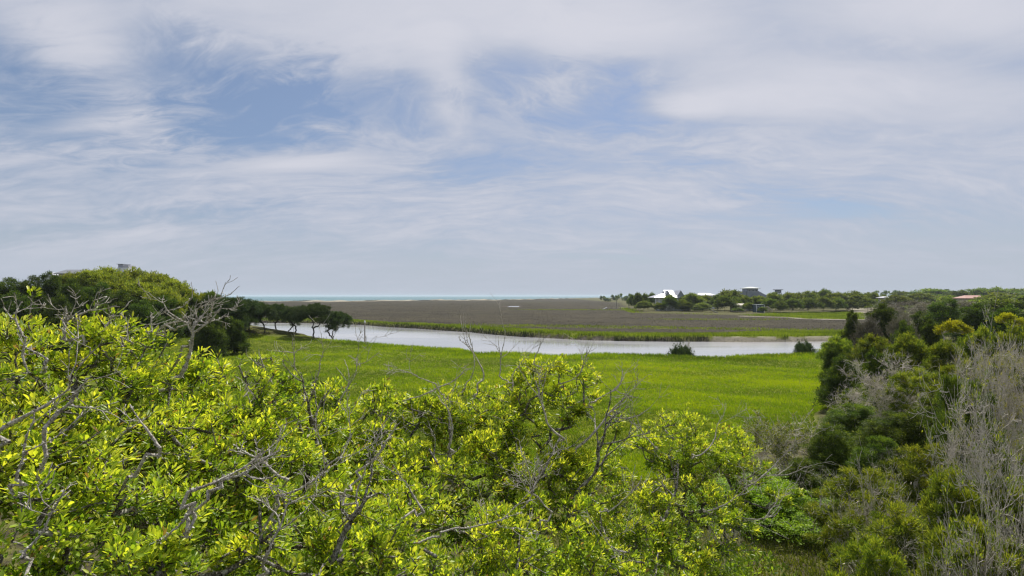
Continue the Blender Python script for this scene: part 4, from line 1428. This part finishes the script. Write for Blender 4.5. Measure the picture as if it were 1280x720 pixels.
def gable(x0, x1, y0, y1, z0, z1, axis_='y', thick=.15):
    if axis_ == 'y':     # ridge runs along y, gable faces the camera
        xm = (x0 + x1) / 2
        v = [(x0, y0, z0), (x1, y0, z0), (xm, y0, z1), (x0, y1, z0), (x1, y1, z0), (xm, y1, z1)]
    else:
        ym = (y0 + y1) / 2
        v = [(x0, y0, z0), (x0, y1, z0), (x0, ym, z1), (x1, y0, z0), (x1, y1, z0), (x1, ym, z1)]
    f = [(0, 1, 2), (3, 5, 4), (0, 3, 4, 1), (1, 4, 5, 2), (2, 5, 3, 0)]
    return v, f


def join(*parts):
    V, F = [], []
    for v, f in parts:
        k = len(V)
        V += v
        F += [tuple(i + k for i in q) for q in f]
    return V, F


WHITE = plain_mat('white_metal_roof', (.42, .42, .45), .35, .04)
WALLW = plain_mat('white_wall_boards', (.60, .62, .64), .7, .08)
GREY = plain_mat('grey_shingle_roof', (.20, .21, .23), .8, .15)
GREYW = plain_mat('grey_wall_boards', (.25, .27, .30), .7, .1)
TAN = plain_mat('tan_wall_boards', (.48, .42, .33), .8, .1)
PINK = plain_mat('pink_tile_roof', (.42, .24, .20), .8, .12)
BLUE = plain_mat('blue_wall_boards', (.06, .10, .12), .7, .1)
WOOD = plain_mat('weathered_grey_wood', (.30, .27, .23), .9, .25, 6)
PALEWOOD = plain_mat('pale_sun_bleached_wood', (.58, .55, .49), .9, .15, 6)
GLASS = plain_mat('dark_window_glass', (.03, .035, .045), .08, .05)
TRIM = plain_mat('white_trim', (.78, .78, .78), .5, .03)


def part(name, geo, mat, parent):
    return ob(name, M_(geo[0], geo[1], name), mat, parent)


def windows(parent, xs, z, w, h, yf, frame=True):
    for x in xs:
        wv = part('window', join(box(x - w / 2, x - w / 2 + .12, yf - .06, yf, z, z + h), box(x + w / 2 - .12, x + w / 2, yf - .06, yf, z, z + h),
                                 box(x - w / 2 + .12, x + w / 2 - .12, yf - .06, yf, z + h - .12, z + h), box(x - w / 2 + .12, x + w / 2 - .12, yf - .06, yf, z, z + .12)), TRIM, parent)
        part('pane', box(x - w / 2 + .12, x + w / 2 - .12, yf - .03, yf - .005, z + .12, z + h - .12), GLASS, wv)


def house(px, D, label, rot=0.0, name='house'):
    x = (px - 640) / 640 * D
    gz = ground_z(x, D)
    t = empty(name, (x, D, gz), label, 'house')
    t.rotation_euler[2] = rot
    return t, gz


# white roofed beach house (x 814..862, eaves at y 372, peaks at y 363)
D = 340
t, gz = house(836, D, 'white roofed beach house with two pointed gables and a wide porch on the far shore')
s = D / 640
ze, zp = zat(372.2, D) - gz, zat(363, D) - gz
part('stilt_base', box(-7, 8, -4, 5, -.3, 2.4), WALLW, t)
part('wall', box(-7.5, 9.5, -4.5, 5.5, 2.4, ze), WALLW, t)
part('roof', hip(-12.0, 6.5, -7.5, 8, ze, ze + 2.9, 7.0, 5.5), WHITE, t)
part('upper_roof', gable(-3.2, 3.0, -4.2, 7, ze + 2.0, zp + .2, 'x'), WHITE, t)
g1 = part('gable', gable(-4.0, -.6, -6.0, 0, ze + 1.4, zp - .1), GREYW, t)
g2 = part('gable', gable(3.2, 8.4, -6.2, 4, ze + .35, zp - .4), GREYW, t)
part('gable_roof', ([(3.0, -6.6, ze + .3), (5.8, -6.6, zp), (5.8, 4.2, zp), (3.0, 4.2, ze + .3), (3.0, -6.6, ze + .05), (5.8, -6.6, zp - .25), (5.8, 4.2, zp - .25), (3.0, 4.2, ze + .05)],
                    [(0, 1, 2, 3), (4, 7, 6, 5), (0, 4, 5, 1), (1, 5, 6, 2), (2, 6, 7, 3), (3, 7, 4, 0)]), WHITE, t)
part('gable_roof', ([(8.9, -6.6, ze + .1), (5.8, -6.6, zp + .01), (5.8, 4.2, zp + .01), (8.9, 4.2, ze + .1), (8.9, -6.6, ze - .15), (5.8, -6.6, zp - .24), (5.8, 4.2, zp - .24), (8.9, 4.2, ze - .15)],
                    [(0, 3, 2, 1), (4, 5, 6, 7), (0, 1, 5, 4), (1, 2, 6, 5), (2, 3, 7, 6), (3, 0, 4, 7)]), GREY, t)  # right slope of the white gable, its shaded side painted by grey
part('side_roof', hip(8.9, 14.5, -3, 6, ze - .8, ze + 2.0, 2.0, 4.0), GREY, t)
part('side_wall', box(9.5, 13.8, -2.4, 5.4, 0, ze - .8), TAN, t)
part('porch_floor', box(-11.2, 4, -7.2, -4.5, 2.2, 2.5), PALEWOOD, t)
for q in range(7):
    part('porch_post', box(-11 + q * 2.4, -10.75 + q * 2.4, -7.1, -6.85, -.3, ze), TRIM, t)
windows(t, [-5.6, -2.8, 0, 2.8], 3.2, 1.3, 1.9, -4.5)

# long low white roof (868..890, y 366-369)
D = 380
t, gz = house(880, D, 'long low white roof showing above the trees between the white and grey houses')
z0, z1 = zat(369.5, D) - gz, zat(366.3, D) - gz
part('wall', box(-6.5, 6.5, -4, 4, -.3, z0), WALLW, t)
part('roof', hip(-8, 8, -5, 5, z0, z1, 4.5), WHITE, t)
windows(t, [-4, 0, 4], z0 - 2.4, 1.4, 1.6, -4)

# grey tower house (920..955)
D = 350
t, gz = house(938, D, 'grey shingled house with a square lookout tower above the trees')
zr, ze = zat(361.5, D) - gz, zat(372, D) - gz
zt0, zt1, ztop = zat(366, D) - gz, zat(360.8, D) - gz, zat(358.6, D) - gz
part('wall', box(-8.5, 9.5, -5, 6, -.3, ze), GREYW, t)
part('left_wing', box(-9.5, -4.5, -4, 4, ze, zat(364.3, D) - gz), GREYW, t)
part('roof', ([(-2, -6, ze), (11, -6, ze), (11, 7, ze), (-2, 7, ze), (2.2, -2, zr), (3.2, 3, zr)], [(0, 1, 4), (1, 2, 5, 4), (2, 3, 5), (3, 0, 4, 5), (0, 3, 2, 1)]), GREY, t)
part('tower', box(-4.2, 3.2, -4.2, 3.2, ze, zt1), GREYW, t)
part('tower_roof', hip(-5.2, 4.4, -5.2, 4.4, zt1, ztop, 3.6, 3.8), plain_mat('pale_green_roof', (.34, .37, .35), .6, .08), t)
windows(t, [-2.6, .0, 2.0], zt1 - 2.0, 1.5, 1.3, -4.2)
windows(t, [-7, ], ze + .8, 1.5, 1.6, -4)

# tan cottage and blue house low in the trees
D = 312
t, gz = house(922, D, 'small tan cottage half hidden low in the trees')
za, zb = zat(381.5, D) - gz, zat(379.3, D) - gz
part('wall', box(-3.4, 4.2, -2.5, 3, -.3, za), TAN, t)
part('roof', gable(-3.9, 4.7, -3, 3.5, za, zb, 'x'), plain_mat('tan_roof', (.50, .45, .37), .8, .1), t)
windows(t, [-1.8, 1.6], 1.6, 1.1, 1.3, -2.5)
D = 298
t, gz = house(948, D, 'dark blue cottage with white corner posts at the water edge')
za = zat(380.6, D) - gz
part('wall', box(-2.2, 2.0, -2.2, 2.5, -.3, za - .3), BLUE, t)
part('roof', box(-2.6, 2.4, -2.8, 3.0, za - .3, za), plain_mat('pale_flat_roof', (.24, .28, .29), .6, .05), t)
for q in (-2.5, 2.1):
    part('corner_post', box(q, q + .25, -2.7, -2.45, -.3, za - .3), TRIM, t)
windows(t, [-1.2, 1.1], 2.0, 1.2, 1.5, -2.2)

# stairway/boat ramps on the shore
def ramp(px0, y0, px1, y1, D, w, label, mat, name='boat_ramp', cat='ramp'):
    xa, xb = (px0 - 640) / 640 * D, (px1 - 640) / 640 * D
    za, zb = zat(y0, D), zat(y1, D)
    t = empty(name, (xa, D, ground_z(xa, D)), label, cat)
    gz = t.location.z
    v = []
    L = math.hypot(xb - xa, zb - za)
    n = 9
    for i in range(n):
        f0, f1 = i / n + .01, (i + 1) / n - .01
        X0, X1 = (xb - xa) * f0, (xb - xa) * f1
        Z0, Z1 = za + (zb - za) * f0 - gz, za + (zb - za) * f1 - gz
        vv = [(X0, -w / 2, Z0), (X1, -w / 2, Z1), (X1, w / 2, Z1), (X0, w / 2, Z0)]
        vv += [(a, b, c - .1) for a, b, c in vv]
        ff = [(0, 1, 2, 3), (7, 6, 5, 4), (0, 4, 5, 1), (1, 5, 6, 2), (2, 6, 7, 3), (3, 7, 4, 0)]
        part('board', (vv, ff), mat, t)
    for sy in (-w / 2, w / 2 - .12):
        vv = [(0, sy, za - gz - .12), (xb - xa, sy, zb - gz - .12), (xb - xa, sy + .12, zb - gz - .12), (0, sy + .12, za - gz - .12)]
        vv += [(a, b, c - .25) for a, b, c in vv]
        part('rail', (vv, [(0, 1, 2, 3), (7, 6, 5, 4), (0, 4, 5, 1), (1, 5, 6, 2), (2, 6, 7, 3), (3, 7, 4, 0)]), mat, t)
        for fx in (.15, .85):
            X = (xb - xa) * fx
            zz = za + (zb - za) * fx - gz - .3
            part('post', box(X - .08, X + .08, sy - .02, sy + .14, -.6, max(zz, .1)), WOOD, t)
    return t


ramp(888.5, 387.2, 898, 391.2, 296, 3.4, 'pale wooden boat ramp slanting down to the brown marsh', PALEWOOD)
ramp(958, 382.6, 964.5, 387.2, 300, 3.0, 'pale wooden ramp slanting down right of the blue cottage', PALEWOOD)
ramp(753.4, 386.6, 758.5, 384, 385, 3.2, 'white floating dock at the end of the long boardwalk', WHITE, 'floating_dock', 'dock')

# boardwalk to the white dock
D = 400
t = empty('boardwalk', W(776, D, ground_z(*W(776, D)[:2])), 'long low wooden boardwalk leading over the marsh to the white dock', 'boardwalk')
for i in range(18):
    X = -11 + i * 1.75
    part('board', box(X, X + 1.69, -.8, .8, 1.15, 1.28), WOOD, t)
    if i % 2 == 0:
        part('post', box(X + .1, X + .3, -.75, -.55, -.6, 1.15), WOOD, t)
        part('post', box(X + .1, X + .3, .55, .75, -.6, 1.15), WOOD, t)
for px, yt, lab in ((770.5, 375.5, 'tallest dark pole standing in the marsh behind the boardwalk'), (786, 376.5, 'thin dark pole standing in the marsh near the left end of the house shore')):
    D = 430
    x = (px - 640) / 640 * D
    gz = ground_z(x, D)
    t = empty('wooden_pole', (x, D, gz), lab, 'pole', 'poles in the far marsh')
    part('post', box(-.22, .22, -.22, .22, -.4, zat(yt, D) - gz - .3), WOOD, t)
    part('cap', box(-.5, .5, -.3, .3, zat(yt, D) - gz - .3, zat(yt, D) - gz), WOOD, t)

# platform tower on the skyline
D = 420
t, gz = house(972.5, D, 'small square lookout platform on posts above the far trees', 0, 'lookout_tower')
t['category'] = 'lookout tower'
za, zb = zat(366.8, D) - gz, zat(361.8, D) - gz
for a in (-2.0, 1.7):
    for b in (-2.0, 1.7):
        part('post', box(a, a + .3, b, b + .3, -.3, za), WOOD, t)
part('cabin', box(-1.8, 1.8, -1.8, 1.8, za + .2, zb - .5), plain_mat('blue_grey_boards', (.16, .19, .23), .7, .1), t)
part('floor', box(-2.3, 2.3, -2.3, 2.3, za, za + .2), GREYW, t)
part('roof', box(-2.8, 2.8, -2.8, 2.8, zb - .5, zb), GREYW, t)
windows(t, [-.9, .9], za + .7, 1.1, 1.2, -1.8)

# white flat roofed house at right
D = 330
t, gz = house(1109, D, 'white flat roofed house among the olive trees right of the sandy track')
za, zb = zat(372.6, D) - gz, zat(370.4, D) - gz
part('wall', box(-3.6, 4.6, -3, 3, -.3, za), plain_mat('pale_lilac_wall', (.45, .46, .54), .7, .06), t)
part('roof', hip(-4.8, 5.4, -4, 4, za, zb, 2.2), WHITE, t)
windows(t, [-2, .4, 2.8], za - 1.9, 1.4, 1.2, -3)

# pink roofed house
D = 290
t, gz = house(1213, D, 'house with a long pinkish roof showing above the right thicket')
za, zb = zat(373.2, D) - gz, zat(369.2, D) - gz
part('wall', box(-5.5, 6.5, -3.5, 3.5, -.3, za), TAN, t)
part('roof', hip(-6.5, 7.5, -4.5, 4.5, za, zb, 3.0), PINK, t)
windows(t, [-3.5, 0, 3.5], za - 2.2, 1.4, 1.4, -3.5)

# small skyline house by the flat topped tree
D = 460
t, gz = house(1019, D, 'tiny white roofed house on the skyline beside the flat topped tree')
za, zb = zat(366.6, D) - gz, zat(364.8, D) - gz
part('wall', box(-2.2, 2.2, -2, 2, -.3, za), WALLW, t)
part('roof', hip(-2.8, 2.8, -2.6, 2.6, za, zb, 1.2), WHITE, t)

# houses on the left ridge
D = 128
t, gz = house(94, D, 'large house with a flat grey roof and white gable half hidden on the left ridge')
za, zb = zat(343, D) - gz, zat(337.2, D) - gz
part('wall', box(-2.4, 4.6, -2, 3, -.3, za), plain_mat('cream_wall', (.62, .60, .54), .7, .06), t)
part('roof', hip(-3.0, 5.2, -2.8, 3.6, za, zb, 1.4, 2.2, .15), GREY, t)
part('left_wing_roof', gable(-5.8, -2.6, -2.6, 2.6, zat(346, D) - gz, zat(341, D) - gz), WHITE, t)
part('left_wing', box(-5.5, -2.9, -2.2, 2.4, -.3, zat(346, D) - gz), WALLW, t)
windows(t, [-.8, 1.4, 3.4], za - 1.6, .8, 1.1, -2)
D = 136
t, gz = house(158, D, 'white square tower house rising from the crest of the left ridge')
za, zb = zat(336.5, D) - gz, zat(330.8, D) - gz
part('wall', box(-1.4, 1.5, -1.4, 1.4, -.3, za + .35), WALLW, t)
part('lookout_room', box(-1.25, .05, -1.25, 1.25, za + .35, zb), plain_mat('slate_room_painted_shade', (.30, .32, .38), .6, .05), t)  # left half of the tower top, shade put into its colour
part('roof_drum', box(.1, 1.5, -1.3, 1.3, za + .35, zb - .25), WHITE, t)
part('roof_cap', box(-1.45, .1, -1.5, 1.5, zb, zb + .12), GREY, t)
windows(t, [-.6, .7], za - 1.2, .6, 1.0, -1.4)
D = 112
t, gz = house(234, D, 'white building glimpsed under the trees behind the dead forked limb')
za, zb = zat(404, D) - gz, zat(400, D) - gz
part('wall', box(-2.2, 2.4, -2, 2, -.3, za), WALLW, t)
part('roof', gable(-2.7, 2.9, -2.5, 2.5, za, zb, 'x'), WHITE, t)
windows(t, [-1, 1.1], .9, .8, 1.0, -2)

# marker post in the creek
D = 640 * (CAM_Z + .3) / (425 - 370)
x = (456 - 640) / 640 * D
gz = ground_z(x, D)
t = empty('marker_post', (x, D, gz), 'tall wooden post with a white cap standing at the near edge of the creek', 'post')
H = zat(400.5, D) - gz


def ngon_post(r0, r1, z0, z1, n=10):
    v = [(math.cos(i / n * 6.2832) * r0, math.sin(i / n * 6.2832) * r0, z0) for i in range(n)] + [(math.cos(i / n * 6.2832) * r1, math.sin(i / n * 6.2832) * r1, z1) for i in range(n)]
    f = [(i, (i + 1) % n, n + (i + 1) % n, n + i) for i in range(n)] + [tuple(range(n))[::-1], tuple(range(n, 2 * n))]
    return v, f


part('post', ngon_post(.17, .14, -.4, H - .5), WOOD, t)
part('cap', ngon_post(.21, .10, H - .5, H), TRIM, t)

# ------------------------------------------------------------------ haze
hm, T = newmat('haze')
v = T.n('ShaderNodeVolumePrincipled')
v.inputs['Color'].default_value = (.78, .87, .96, 1)
v.inputs['Density'].default_value = .00009
v.inputs['Anisotropy'].default_value = 0.0
out = T.n('ShaderNodeOutputMaterial')
T.l(v.outputs[0], out.inputs['Volume'])
hv, hf = box(-15000, 15000, -1500, 17000, -9, 26)
tag(ob('haze', M_(hv, hf, 'haze'), hm), 'thin pale sea air over the whole marsh', 'haze', kind='stuff')
